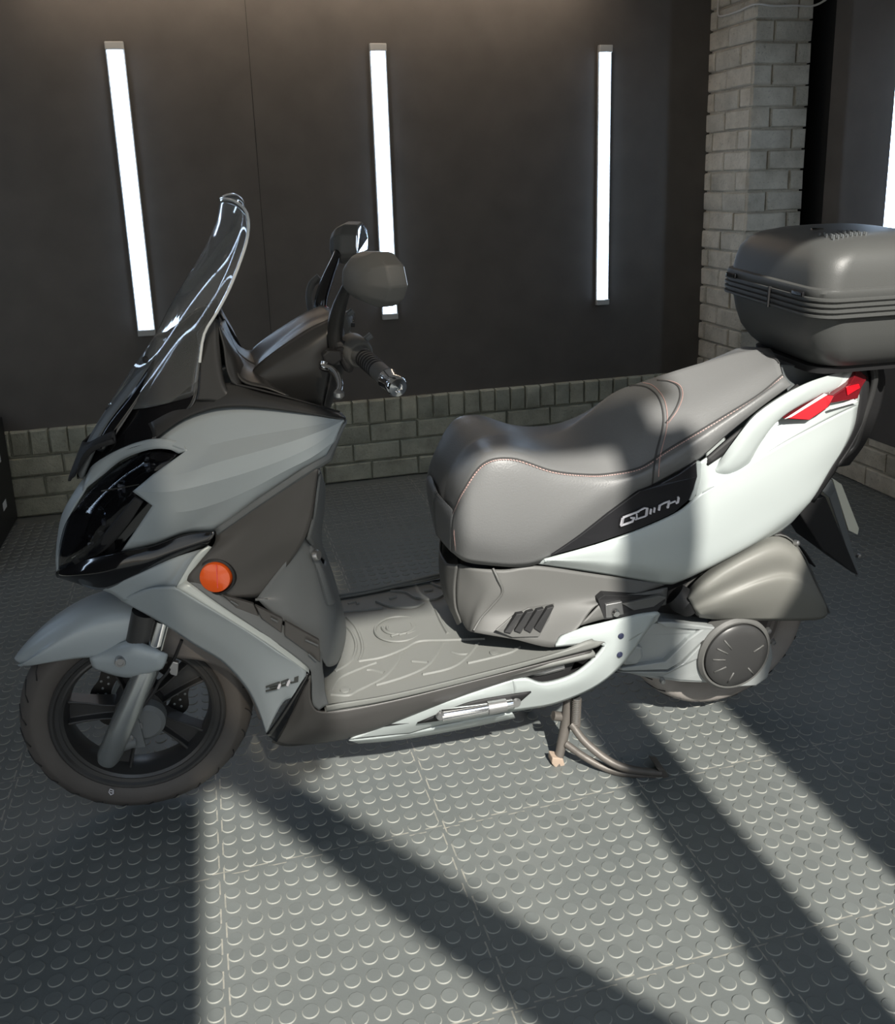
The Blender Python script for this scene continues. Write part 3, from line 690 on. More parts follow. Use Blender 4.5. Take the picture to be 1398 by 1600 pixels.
patch('dash_side', [[(340,497,.12),(345,518,.13),(350,540,.14),(354,575,.15),(362,598,.155)], [(345,515,.10),(362,540,.11),(368,558,.125),(372,585,.14),(378,604,.15)],
      [(350,512,.06),(366,540,.07),(376,560,.08),(384,580,.09),(388,598,.10)]], COWL, 5, 5, th=.004)
patch('dash_top', [[(352,500,.0),(368,545,.0),(388,565,.0),(420,580,.0),(440,600,.0)], [(346,505,.06),(366,548,.07),(382,572,.085),(414,588,.09),(440,610,.09)],
      [(345,520,.10),(364,556,.12),(378,594,.15),(420,606,.17),(452,618,.18)]], COWL, 5, 5, cross=False, th=.004)
patch('cockpit_floor', [[(360,600,.15),(410,612,.175),(470,628,.20),(530,645,.235)], [(385,600,.08),(430,612,.09),(470,632,.10),(500,660,.11)], [(400,590,0),(440,605,0),(470,625,0),(495,665,0)]], DARK, 5, 5, th=.004)
# ---------------- windscreen: curved clear acrylic
ws = [[(345,310,0),(356,311,.07),(371,317,.13),(386,334,.176)],
      [(337,346,0),(352,348,.08),(370,356,.14),(387,368,.184)],
      [(320,386,0),(338,390,.08),(358,398,.14),(377,404,.180)],
      [(291,434,0),(312,440,.08),(336,448,.138),(359,450,.172)],
      [(264,480,0),(287,486,.076),(314,492,.13),(339,488,.160)],
      [(240,526,0),(262,532,.07),(292,534,.118),(319,522,.146)],
      [(200,585,0),(232,590,.065),(270,588,.11),(312,566,.140)],
      [(164,640,0),(200,640,.06),(245,634,.10),(307,618,.140)]]
o = patch('windscreen', ws, GLASS, 6, 5, cross=True, th=.004); label(o, 'clear curved acrylic screen')
es = [r[-1] for r in ws]; E1 = [B(*p) for p in es[:7]]; E0 = [B(*p) for p in ws[0]]
tube('screen_edge', [mir(p) for p in E1[::-1]]+[mir(p) for p in E0[::-1][1:]]+E0[1:]+E1[1:] if False else [mir(p) for p in E1[::-1]]+[mir(p) for p in E0[1:-1][::-1]]+E0[:-1]+E1, .0028, EDGE, o, 8, 3)
# front bracket blade and black intake mouth
patch('screen_blade', [[(244,527,.012),(226,556,.012),(196,602,.012),(160,650,.012),(136,690,.012),(118,735,.01)], [(262,530,.045),(238,565,.05),(206,612,.052),(168,662,.05),(146,702,.045),(126,748,.03)]], GREYP, 6, 3, th=.006)
patch('screen_blade_side', [[(262,530,.045),(238,565,.05),(206,612,.052),(168,662,.05),(146,702,.045)], [(270,540,.06),(246,576,.066),(212,630,.068),(180,680,.062),(160,706,.055)]], GLOSS, 6, 3, th=.006)
patch('intake_mouth', [[(110,752,.0),(118,738,.03),(136,702,.055),(176,684,.075)], [(107,746,.0),(126,722,.04),(150,700,.06),(180,690,.078)], [(128,690,0),(140,690,.04),(156,682,.055),(178,672,.07)]], DARK, 5, 4, th=.004)
lathe('screen_screw', [(0, .003), (.006, .002), (.008, 0)], B(227, 562, .056), (-.6, -1, .3), DARK, root, 14)
# ---------------- handlebar shrouds, grips, levers, mirrors
hb = [[(384,594,.085),(407,566,.088),(474,520,.088),(512,500,.085)], [(388,606,.105),(420,580,.112),(478,545,.118),(516,520,.115)],
      [(405,618,.108),(440,600,.116),(486,585,.122),(516,575,.118)], [(440,632,.095),(462,632,.10),(485,632,.10),(504,634,.10)]]
patch('handlebar_shroud', hb, COWL, 6, 5, th=.005)
patch('handlebar_cover', [[(384,594,.085),(407,566,.088),(474,520,.088),(512,500,.085)], [(390,585,.04),(412,558,.05),(476,508,.05),(516,492,.05)], [(392,580,0),(414,552,0),(478,502,0),(518,486,0)]], COWL, 6, 4, cross=True, th=.004)
patch('handlebar_rear_cover', [[(512,500,.085),(516,520,.115),(516,575,.118),(504,634,.10)], [(524,500,.06),(532,530,.085),(530,580,.085),(512,636,.07)], [(526,494,0),(536,525,0),(534,580,0),(514,636,0)]], COWL, 5, 5, cross=True, th=.004)
patch('steering_column_cover', [[(440,632,.06),(478,618,.075),(516,600,.07),(524,600,.0)], [(420,680,.05),(458,670,.07),(500,655,.065),(512,650,0)]], GREYP, 5, 4, th=.004)
GB, GE = B(560,552,.16), B(622,606,.355)
gd = (GE-GB).normalized(); gl = (GE-GB).length
for s in (0, 1):
    a, d = (GB, gd) if not s else (mir(GB), mir(gd))
    g = lathe('grip', [(0, 0), (.020, 0), (.021, .012), (.0185, .02), (.0185, gl*.72), (.0165, gl*.73)], a, d, BLKP, root, 28)
    lathe('bar_end_weight', [(.0165, gl*.72), (.0185, gl*.735), (.021, gl*.76), (.0195, gl*.8), (.0195, gl*.9), (.0205, gl*.97), (.0175, gl), (.009, gl+.001), (.008, gl-.002), (0, gl-.001)], a, d, CHROME, g, 28)
    if not s:
        mb = MB()
        for i in range(7):
            v, f = lathe_vf([(.0185, .03+i*.011), (.0195, .032+i*.011), (.0195, .036+i*.011), (.0185, .038+i*.011)], a, d, 20); mb.add(v, f)
        mb.build('grip_rib', DARK, g)
    sw = lathe('switch_housing', [(0, -.05), (.026, -.05), (.031, -.042), (.032, -.012), (.03, .004), (.026, .010), (0, .010)], a, d, BLKP, root, 28)
    tube('switch_button', [a+Vector((.02, 0, .018))-d*.02, a+Vector((.036, 0, .030))-d*.02], .007, GREYP, sw, 10)
    tube('horn_button', [a+Vector((.02, 0, -.02))-d*.025, a+Vector((.034, 0, -.034))-d*.025], .006, GREYP, sw, 10)
    tube('turn_signal_switch', [a+Vector((.02, 0, -.002))-d*.034, a+Vector((.040, 0, -.004))-d*.034], .005, DARK, sw, 10)
    mc = tube('brake_master_cylinder', [a+Vector((-.03, 0, .0))-d*.05, a+Vector((-.035, 0, .0))+d*.0], .015, DARK, root, 16)
    P = [B(505,566,.17), B(505,573,.175), B(518,578,.19), B(527,588,.22), B(531,602,.25), B(529,613,.27)]
    if s: P = [mir(p) for p in P]
    lv = tube('brake_lever', P, [.010, .009, .008, .0075, .007, .0065], CHROME, root, 12, 5)
    lathe('lever_ball', [(0, -.011), (.006, -.009), (.0105, -.004), (.0105, .004), (.006, .009), (0, .011)], P[-1]+Vector((0, 0, -.004)), (0, 0, 1), STEEL, lv, 14)
bev(plate('lever_bracket', [(503,556,.17),(512,548,.17),(534,549,.17),(536,562,.17),(522,572,.17),(507,567,.17)], DARK, .03, False, 0), .004)
bev(plate('brake_hose_clamp', [(520,535,.15),(536,530,.15),(556,540,.16),(552,585,.17),(540,583,.17),(528,560,.16)], DARK, .06, False, 0), .008)
tube('kill_switch', [mir(B(528,528,.14))+Vector((0,0,0)), mir(B(528,528,.14))+Vector((.012,0,.012))], .012, RED, root, 12)
q = tube('fluid_reservoir', [mir(B(528,546,.17)), mir(B(528,546,.17))+Vector((.05,0,.0))], [.024, .019], GREYP, root, 16)
# mirrors
st = [(529,568,.135),(524,540,.135),(524,510,.15),(530,480,.185),(541,450,.225),(548,440,.25)]
mrim = [(546,441),(549,418),(554,406),(566,393),(573,391),(592,402),(615,425),(619,443),(617,468),(604,473),(588,472),(553,460)]
for s in (0, 1):
    fx = (lambda p: mir(p)+Vector((.036*max(0, min(1, (p.z-1.18)/.1)), 0, 0))) if s else (lambda p: p)
    stk = tube('mirror_stalk', [fx(B(*p)) for p in st], [.013, .014, .016, .014, .010, .009], GLOSS if s else COWL, root, 14, 5)
    # housing lofted from its domed back (towards the front of the scooter) to the rim
    c = V(.612, 1.302, .29); secs = []
    sh = [(-.078, -.022), (-.066, .030), (-.030, .056), (.030, .060), (.072, .034), (.086, -.012), (.070, -.046), (.040, -.064), (-.030, -.058), (-.066, -.040)]
    for (dx, k, dz) in ((-.034, .22, -.004), (-.029, .44, -.002), (-.016, .64, .0), (.004, .78, .0), (.030, .76, 0), (.040, .72, 0)):
        secs.append([c+Vector((dx+.42*q_.x*k, -q_.x*k, q_.y*k*1.06+dz)) for q_ in lin([Vector((a, b, 0)) for a, b in sh+[sh[0]]], 30)[:-1]])
    n = 30; v = [fx(p) for s_ in secs for p in s_]
    f = [(i*n+j, i*n+(j+1)%n, (i+1)*n+(j+1)%n, (i+1)*n+j) for i in range(5) for j in range(n)]+[tuple(range(n))[::-1], tuple(range(5*n, 6*n))]
    h = mesh('mirror_housing', v, f, BLKP, root, True, 24); bev(h, .003, 2, 24); label(h, 'black wing mirror shell')
    gl_ = [fx(p+Vector((.002, 0, 0))) for p in secs[-1]]; cc = sum(gl_, Vector())/n
    g2 = [cc+(p-cc)*.92 for p in gl_]
    mesh('mirror_glass', g2+[p+Vector((-.004, 0, 0)) for p in g2], [tuple(range(n)), tuple(range(n, 2*n))[::-1]]+[(i, (i+1)%n, (i+1)%n+n, i+n) for i in range(n)], MIRG, h, False)
# phone-holder arm on the far bar
tube('phone_mount_arm', [mir(B(*p)) for p in ((566,540,.16),(522,552,.19),(514,525,.21),(520,500,.22),(536,484,.22))], [.007,.007,.008,.009,.010], BLKP, root, 12, 5)
# ---------------- floorboard and rubber mat
mat_near = [(512,1108,.24),(612,1090,.24),(753,1056,.24),(860,1027,.24),(928,1009,.238)]
def mz(x): return .354+max(0, (x-.60))*.075
bd = []
XS = [.485, .56, .65, .75, .85, .95, 1.03, 1.115]
for yy in (.243, .20, .10, 0):
    bd.append([V(x if yy < .24 or True else x, mz(x), yy*(1 if x < 1.0 else 1)) for x in XS])
fb = patch('floor_mat', bd, MATT, 4, 3, cross=True, th=.012, parent=None)
def onmat(px, py):
    l = .1
    # intersect the pixel ray with the mat's surface
    lo, hi = -.3, .3
    for _ in range(40):
        mid = (lo+hi)/2; p = B(px, py, mid)
        if p.z > mz(p.x): hi = mid
        else: lo = mid
    return (lo+hi)/2
def mline(P):
    out = []
    for i in range(len(P)-1):
        for k in range(4): t = k/4; out.append((P[i][0]*(1-t)+P[i+1][0]*t, P[i][1]*(1-t)+P[i+1][1]*t))
    return out+[P[-1]]
mb = MB()
def F4(P): return [(380+x/2.41, 820+y/2.41) for x, y in P]
ribs = [[(375,330),(440,324),(525,314)], [(390,350),(425,390),(445,440),(448,480),(435,515)], [(380,375),(410,410),(425,455),(415,500),(385,530),(345,553)],
        [(435,515),(520,500),(600,470),(660,440),(760,435),(910,430)], [(330,625),(360,580),(420,550),(500,520)], [(330,640),(395,643),(430,625),(520,580),(570,530),(600,480)],
        [(465,548),(490,548),(530,558)], [(500,605),(600,575),(680,540),(720,500),(752,445)], [(635,515),(665,517),(695,520)], [(675,565),(780,540),(840,500),(885,445)],
        [(785,480),(815,488),(850,488)], [(845,522),(940,500),(1010,480),(1040,460)], [(500,290),(560,310),(640,312),(680,295)], [(395,300),(425,292),(432,300)],
        [(555,250),(610,255),(650,275),(720,282),(775,250)], [(700,215),(740,235),(800,240)], [(550,280),(575,272)], [(680,250),(715,245)], [(725,320),(745,365),(770,410)]]
for r in ribs:
    q = cr([Vector((a, b, 0)) for a, b in F4(r)], 5*(len(r)-1)); P = []
    for p in q:
        l = onmat(p.x, p.y); b_ = B(p.x, p.y, l)
        if abs(l) < .236 and b_.x < 1.1: P.append(Vector((b_.x, b_.y, mz(b_.x)+.0005)))
    if len(P) < 3: continue
    v, f = tube_vf(P, .0045, 6); mb.add(v, f)
cx_, cy2 = F4([(585, 392)])[0]; l0 = onmat(cx_, cy2); b0 = B(cx_, cy2, l0); b0.z = mz(b0.x)+.0005
def ring(R_, a0=0, a1=2*PI, dx=0, dy=0, r=.0035):
    P = [b0+Vector((math.cos(a0+(a1-a0)*i/32)*R_+dx, math.sin(a0+(a1-a0)*i/32)*R_+dy, 0)) for i in range(33)]
    v, f = tube_vf(P, r, 6); mb.add(v, f)
ring(.060); ring(.032, PI*.9, PI*2.1, .004, .008); ring(.042, PI*.97, PI*2.03, .003, .016)
for i in range(3): v, f = tube_vf([b0+Vector((-.025+i*.02, -.03, 0)), b0+Vector((.0+i*.02, -.022, 0))], .003, 6); mb.add(v, f)
for (x, y) in ((383, 622), (945, 482)):
    q = F4([(x, y)])[0]; l = onmat(*q); b_ = B(q[0], q[1], l); v, f = lathe_vf([(.012, 0), (.011, .003), (0, .004)], Vector((b_.x, b_.y, mz(b_.x))), (0, 0, 1), 16); mb.add(v, f)
mb.build('moulded_rib', MATT, fb)
rim_ = [[(510,1112,.248),(612,1094,.248),(753,1060,.248),(860,1031,.247),(925,1014,.243),(945,1003,.236)], [(510,1104,.250),(612,1087,.250),(753,1053,.250),(860,1025,.248),(920,1006,.244),(930,1001,.236)],
        [(514,1100,.243),(612,1084,.243),(753,1050,.243),(860,1022,.242),(912,1002,.238),(925,998,.232)]]
patch('floorboard_edge', rim_, MATT, 5, 3, th=.01)
# belly panel: dark front part and pale rear part sweeping up as an arm
bel = [[(484,1056,.228),(487,1100,.238),(512,1113,.245),(612,1096,.246),(753,1061,.246),(860,1034,.244),(925,1018,.24)],
       [(470,1085,.225),(478,1118,.232),(520,1128,.238),(610,1110,.240),(720,1082,.240),(830,1050,.240),(905,1030,.236)],
       [(450,1125,.205),(470,1142,.212),(520,1146,.215),(590,1135,.218),(660,1110,.222),(750,1078,.228),(840,1052,.232)],
       [(425,1160,.165),(450,1166,.165),(510,1160,.172),(560,1150,.18),(620,1128,.20),(700,1096,.215),(790,1066,.226)]]
patch('belly_panel', bel, SHLD, 5, 5, th=.005)
blw = [[(545,1156,.182),(600,1132,.200),(680,1100,.216),(750,1077,.227),(800,1062,.232),(816,1049,.234)],
       [(600,1150,.178),(650,1132,.196),(700,1118,.208),(760,1100,.218),(805,1080,.224),(820,1066,.228)],
       [(640,1146,.168),(690,1132,.178),(735,1124,.188),(790,1112,.198),(830,1098,.204),(850,1072,.215)]]
patch('belly_side_panel', blw, WHITE, 6, 5, th=.005)
patch('belly_side_panel', [[(545,1157,.180),(600,1151,.176),(660,1141,.168),(735,1126,.178),(800,1114,.19)], [(560,1162,.13),(610,1158,.13),(665,1150,.12),(740,1136,.13),(805,1122,.15)]], WHITE, 6, 3, th=.005)
arm = [[(800,1062,.232),(822,1062,.232),(850,1070,.230),(892,1058,.228),(925,1034,.226),(945,1008,.224),(930,1004,.224),(868,1010,.226)],
       [(802,1085,.224),(830,1080,.226),(862,1080,.226),(904,1066,.226),(940,1040,.224),(966,1008,.222),(950,990,.222),(880,996,.222)],
       [(780,1114,.196),(815,1110,.198),(868,1100,.202),(926,1076,.206),(966,1045,.208),(1001,1000,.208),(1020,958,.206),(912,979,.210)]]
patch('swing_arm_cover', arm, WHITE, 5, 6, th=.012)
patch('swing_arm_cover', [[(868,1011,.224),(880,994,.222),(912,979,.212)], [(928,1006,.224),(950,992,.222),(1022,957,.206)], [(944,1010,.224),(985,1000,.216),(1027,970,.202)]], WHITE, 6, 5, th=.012)
patch('cover_side_groove', [[(702,1110,.226),(740,1097,.232),(790,1088,.236),(830,1082,.236)], [(652,1131,.212),(700,1124,.214),(760,1112,.218),(808,1101,.220)]], DARK, 5, 3, th=.004, mirror=False)
fp = tube('passenger_footpeg', [B(690,1118,.236), B(740,1110,.240), B(800,1099,.240)], [.014, .0135, .012], CHROME, root, 16)
tube('peg_spring', [B(762,1106,.243), B(790,1101,.243)], .0155, STEEL, fp, 16)
lathe('peg_pivot', [(0, .006), (.009, .006), (.011, 0)], B(688,1118,.242), (0,-1,0), STEEL, fp, 16)
lathe('peg_bolt', [(0, .006), (.009, .006), (.012, 0)], B(806,1098,.242), (0,-1,0), STEEL, fp, 16)
patch('engine_guard', [[(812,1040,.19),(830,1064,.19),(900,1058,.19),(950,1000,.19)], [(815,1030,.10),(840,1040,.10),(900,1030,.10),(950,990,.10)]], DARK, 4, 4, th=.01)
tube('engine_bracket', [B(822,1052,.20), B(850,1048,.20), B(880,1040,.20)], .010, STEEL, root, 10)
for q in ((970,994),(968,1023)): lathe('cover_screw', [(0, .004), (.006, .003), (.008, 0)], B(*q,.222 if q[1] < 1000 else .22), (0,-1,0), mat('blue_screw', (.03,.035,.07), .4), root, 12)
# ---------------- black plastic body below the seat
und = [[(716,882,.085),(740,888,.118),(790,890,.145),(835,884,.155),(930,897,.165),(1041,913,.168)],
       [(712,915,.080),(745,920,.125),(778,925,.155),(850,925,.170),(940,930,.178),(1000,926,.178)],
       [(713,948,.080),(735,955,.125),(756,958,.155),(835,955,.180),(900,952,.192),(938,942,.192)],
       [(722,972,.085),(730,984,.13),(742,988,.17),(800,998,.205),(868,1011,.22),(905,978,.21)]]
patch('under_seat_cover', und, BLKP, 6, 6, th=.006)
patch('under_seat_cover_rear', [[(938,942,.192),(960,932,.192),(1000,927,.186),(1043,918,.172)], [(905,978,.21),(940,968,.205),(980,960,.200),(1040,945,.18)]], BLKP, 5, 4, th=.006)
patch('under_seat_front', [[(716,882,.085),(712,915,.080),(713,948,.080),(722,972,.085)], [(700,880,.04),(700,915,.04),(706,950,.04),(716,975,.045)], [(692,870,0),(694,905,0),(702,940,0),(712,965,0)]], BLKP, 5, 5, cross=True, th=.004)
lip_ = [(770,888),(778,905),(785,925),(770,945),(752,965),(740,985)]
tube('cover_seam', [B(a, b, l) for (a, b), l in zip(lip_, (.138,.152,.160,.160,.162,.172))], .003, BLKP, root, 8, 4)
vent = plate('side_vent', [(774,985,.205),(797,965,.197),(826,950,.194),(866,944,.194),(858,968,.205),(842,995,.215),(800,996,.212)], BLKP, .004, False, .0015)
for i in range(4):
    x0, x1 = 788+i*15.5, 806+i*16.0
    plate('vent_slot', [(x0, 988-i*2.0, .2135+.000*i), (x0+10, 990-i*.4, .2165), (x1+12, 958-i*3.5, .2055), (x1+1, 960-i*3.2, .2050)], DARK, .012, False, .001, vent)
# recess with metal step and folded peg
plate('step_recess', [(934,937,.197),(944,930,.197),(1030,932,.19),(1040,938,.19),(1026,956,.20),(944,968,.205)], DARK, .03, False, .001)
plate('step_plate', [(946,945,.204),(972,940,.204),(975,960,.206),(947,966,.206)], STEEL, .012, False, .002)
plate('step_plate', [(972,944,.200),(1030,931,.198),(1042,934,.198),(1022,948,.200),(990,954,.203)], BLKP, .01, False, .002)
lathe('step_bolt', [(0, .006), (.007, .006), (.010, 0)], B(962,958,.208), (0,-1,0), CHROME, root, 14)
# ---------------- seat
ST = [(.800,.66,.735,.05),]
def seat_rows():
    """stations from the nose of the seat to its tail: (bottom, side bulge, seam, crown)"""
    S = [([(692,830,.075),(689,805,.085),(697,768,.085),(712,730,.082),(733,702,.075)], 0),]
    return S
srow = [
 # bottom edge (front -> rear)
 [(704,862,.100),(728,878,.130),(770,884,.150),(813,886,.158),(848,878,.162),(900,848,.168),(950,810,.172),(1000,771,.172),(1045,744,.172),(1090,719,.170),(1140,676,.165),(1190,636,.155),(1236,602,.135)],
 # side, widest line
 [(705,835,.130),(725,840,.160),(765,845,.178),(812,845,.186),(850,836,.190),(900,808,.192),(950,776,.190),(1000,752,.188),(1045,730,.186),(1088,704,.180),(1137,668,.172),(1188,628,.160),(1232,598,.138)],
 # below the seam
 [(706,815,.135),(722,800,.158),(760,785,.176),(812,780,.186),(855,780,.188),(905,772,.188),(950,757,.186),(1000,740,.184),(1042,717,.180),(1085,690,.174),(1134,656,.166),(1186,620,.154),(1228,592,.135)],
 # seam
 [(708,800,.120),(723,767,.138),(755,724,.150),(800,716,.160),(861,735,.166),(912,741,.168),(950,740,.168),(1000,730,.166),(1040,704,.162),(1080,680,.156),(1130,650,.148),(1185,616,.138),(1222,585,.122)],
]
crown = [(.812,.700),(.833,.785),(.885,.850),(.955,.866),(1.040,.852),(1.118,.862),(1.175,.895),(1.245,.945),(1.325,.968),(1.395,.985),(1.480,1.003),(1.580,1.022),(1.665,1.025)]
seamv = pts(srow[3])
r4 = []; r5 = []
for (x, z), s_ in zip(crown, seamv):
    c_ = V(x, z, 0); r4.append(s_.lerp(c_, .32)+Vector((0, 0, .010))); r5.append(s_.lerp(c_, .68)+Vector((0, 0, .006)))
rows = srow+[r4, r5, [V(x, z, 0) for x, z in crown]]
seat = patch('seat', rows, SEAT, 5, 5, cross=True, th=.006, ang=60)
label(seat, 'stepped black vinyl seat')
# front cap of the seat
fr = surf([[r[0] for r in rows]], 5, 1) if False else None
col0 = [p if isinstance(p, Vector) else B(*p) for p in [r[0] for r in rows]]
patch('seat_front', [col0, [Vector((p.x-.006, p.y*.55, p.z)) for p in col0], [Vector((p.x-.012, 0, p.z)) for p in col0]], SEAT, 5, 4, cross=False, th=.004, parent=seat)
def seam(name, P, m=STITCH, up=.0015, r=.0014, parent=seat):
    Q = cr(pts(P), 12*(len(P)-1)); mb = MB(); step = 1
    for i in range(0, len(Q)-1, 1):
        a, b = Q[i], Q[i+1]; n_ = max(1, int((b-a).length/.007))
        for k in range(n_):
            p = a.lerp(b, k/n_); q = a.lerp(b, (k+.62)/n_)
            v, f = tube_vf([p+Vector((0,-up,up)), q+Vector((0,-up,up))], r, 5); mb.add(v, f)
    return mb.build(name, m, parent)
def groove(name, P, r=.0028, parent=seat): return tube(name, pts(P), r, mat('seam_shadow', (.05,.05,.05), .6), parent, 6, 8)
seamp = [Vector((p.x, p.y-.001, p.z)) for p in seamv]
ppp = srow[1][0:1]+[(709,815,.129)]+[]
groove('seat_welt', seamp, .0022); seam('seat_stitching', [p+Vector((0,-.002,-.004)) for p in seamp])
groove('seat_welt', [(710,860,.113),(706,835,.133),(707,815,.130),seamp[0]], .0022); seam('seat_stitching', [(712,860,.118),(709,835,.138),(711,815,.135),seamp[0]+Vector((0,-.003,-.002))])
# seams of the rider's back-rest and the pillion step
on_seat = caster(seat)
def onseat(P): return [q for q in (on_seat(a, b, .001) for a, b in dense(P)) if q]
A1 = [(1019,757),(1024,714),(1036,661),(1031,626),(1014,607),(993,602),(980,604)]
A2 = [(1028,755),(1031,714),(1042,664),(1038,626),(1020,603),(998,597)]
A3 = [(1040,661),(1054,641),(1062,620),(1059,604),(1045,596),(1026,594)]
A4 = [(1190,552),(1214,563),(1222,584)]
for A in (A1, A3, A4): groove('seat_welt', onseat(A), .0022)
for A in (A2, [(a+4, b) for a, b in A3]): seam('seat_stitching', onseat(A), STITCH, .0006, .0011)
# ---------------- silver tail panels
sp_top = [(849,872,.160),(900,858,.170),(960,840,.176),(1030,814,.180),(1083,780,.182),(1096,724,.176),(1140,706,.168),(1200,660,.158),(1262,615,.145),(1336,573,.112)]
side = [[(849,873,.166),(905,858,.175),(960,841,.181),(1020,818,.186),(1064,796,.190),(1096,768,.190),(1150,735,.188),(1215,695,.178),(1280,660,.162),(1341,630,.130)],
        [(850,874,.170),(910,864,.182),(970,855,.191),(1030,842,.199),(1075,825,.204),(1115,800,.205),(1165,768,.202),(1225,735,.190),(1285,700,.170),(1334,668,.136)],
        [(851,875,.172),(915,872,.184),(980,870,.194),(1040,862,.203),(1088,850,.208),(1135,832,.208),(1180,806,.203),(1235,775,.190),(1280,738,.170),(1318,702,.142)],
        [(852,876,.172),(920,880,.182),(985,886,.190),(1045,888,.198),(1098,884,.202),(1148,862,.200),(1190,838,.194),(1240,802,.180),(1272,774,.165),(1298,731,.146)],
        [(838,881,.155),(910,892,.158),(985,904,.164),(1041,913,.168),(1062,909,.168),(1100,892,.165),(1160,862,.155),(1222,829,.145),(1250,802,.140),(1266,784,.145)]]
patch('tail_side_panel', side, WHITE, 6, 6, th=.006, ang=18)
upp = [[(1093,722,.172),(1110,712,.168),(1160,690,.158),(1210,655,.150),(1262,615,.140),(1300,594,.128),(1336,573,.108)],
       [(1092,750,.184),(1112,742,.182),(1165,715,.176),(1215,683,.170),(1270,648,.158),(1306,630,.146),(1343,612,.122)],
       [(1086,778,.190),(1108,765,.192),(1160,734,.189),(1215,697,.181),(1275,664,.166),(1310,646,.150),(1341,632,.130)]]
patch('tail_upper_panel', upp, WHITE, 6, 5, th=.006)
plate('tail_bead', [(1088,722,.183),(1096,722,.183),(1095,745,.188),(1089,768,.192),(1083,781,.194),(1077,783,.194),(1084,765,.192),(1089,745,.188)], WHITE, .012, True, .002)
bdg = plate('badge_panel', [(861,868,.174),(905,838,.181),(950,803,.186),(998,768,.187),(1030,757,.184),(1060,741,.183),(1089,720,.180),(1091,745,.187),(1080,778,.190),(1055,800,.191),(1030,812,.190),(990,829,.188),(940,846,.184),(900,858,.179)], BADGE, .01, True, .002)
def K8(P): return [(940+x/7.77, 740+y/7.77) for x, y in P]
bl = strokes('name_badge', [(K8([(455,460),(265,535),(245,632),(375,585),(395,540),(350,540)]), 2.4), (K8([(255,545),(235,635)]), 3.4), K8([(425,490),(430,560)]), K8([(405,562),(530,520),(550,505),(560,425),(520,420),(445,460)]),
      (K8([(550,430),(540,510)]), 3.0), (K8([(600,430),(590,495)]), 3.0), (K8([(645,415),(635,475)]), 2.6), (K8([(705,390),(695,450)]), 3.0), K8([(695,395),(760,360),(830,335)]), (K8([(822,338),(805,410),(790,412)]), 3.0),
      K8([(815,370),(900,335)]), (K8([(925,285),(935,300),(925,350),(900,362)]), 3.0)], 1.9, .195, LETTER, .003, bdg)
label(bl, 'chrome stylised name lettering')
# grab rail
gr = [[(1119,726,.196),(1130,712,.206),(1146,690,.212),(1177,652,.212),(1220,620,.200),(1262,598,.182),(1300,585,.155),(1336,574,.120)],
      [(1118,734,.206),(1134,726,.218),(1156,704,.224),(1184,668,.222),(1222,636,.210),(1262,612,.192),(1300,598,.165),(1338,586,.128)],
      [(1122,742,.206),(1142,736,.218),(1166,716,.224),(1190,684,.220),(1222,650,.208),(1262,626,.190),(1300,610,.165),(1326,600,.135)],
      [(1130,746,.196),(1146,743,.206),(1170,724,.212),(1190,690,.208),(1216,657,.196),(1255,632,.178),(1290,618,.155),(1312,612,.135)]]
gr = [[(a, b, l-.026) for a, b, l in r] for r in gr]
patch('grab_rail', gr, WHITE, 6, 5, th=.022, round_=.004)
# seat base trim and dark gap between seat and rail
patch('seat_base_trim', [[(1096,722,.170),(1150,676,.165),(1200,640,.155),(1246,600,.135)], [(1106,728,.176),(1160,690,.170),(1206,650,.160),(1256,612,.140)]], DARK, 5, 3, th=.008)
# tail lamp
tl = plate('tail_lamp', [(1226,655,.180),(1262,657,.176),(1280,647,.172),(1296,635,.166),(1298,630,.165),(1340,623,.14),(1346,606,.13),(1356,590,.10),(1338,574,.115),(1334,590,.13),(1328,600,.142),(1303,617,.158),(1289,616,.162)], DRED, .02, True, .002)
plate('red_lens_strip', [(1232,654,.1835),(1264,656,.180),(1292,637,.172),(1297,629,.170),(1302,619,.163),(1290,618,.167)], RED, .004, True, .001, tl)
plate('red_lens_strip', [(1322,605,.150),(1342,600,.142),(1344,606,.140),(1324,618,.150)], RED, .004, True, .001, tl)
plate('clear_lens_strip', [(1226,655,.185),(1288,615,.169),(1293,617,.168),(1236,652,.1845)], CLEAR, .003, True, .001, tl)
plate('clear_lens_strip', [(1296,638,.172),(1334,624,.150),(1341,628,.146),(1298,640,.172)], CLEAR, .003, True, .001, tl)
tube('rear_guard_bar', [B(*p) for p in ((1352,556,.10),(1366,580,.10),(1362,612,.10),(1348,655,.10),(1336,694,.10),(1318,712,.10),(1304,724,.10))], .009, COWL, root, 12, 5)
patch('tail_end_cover', [[(1350,560,.10),(1360,590,.10),(1352,640,.10),(1330,690,.11),(1305,728,.12)], [(1376,572,0),(1380,600,0),(1372,640,0),(1350,690,0),(1325,725,0)]], DARK, 5, 5, cross=True, th=.006)
patch('tail_end_cover', [[(1336,573,.110),(1343,612,.124),(1334,668,.132),(1300,731,.140),(1266,784,.14)], [(1352,566,.09),(1358,610,.10),(1348,664,.10),(1312,726,.11),(1272,786,.12)]], DARK, 5, 3, th=.006)
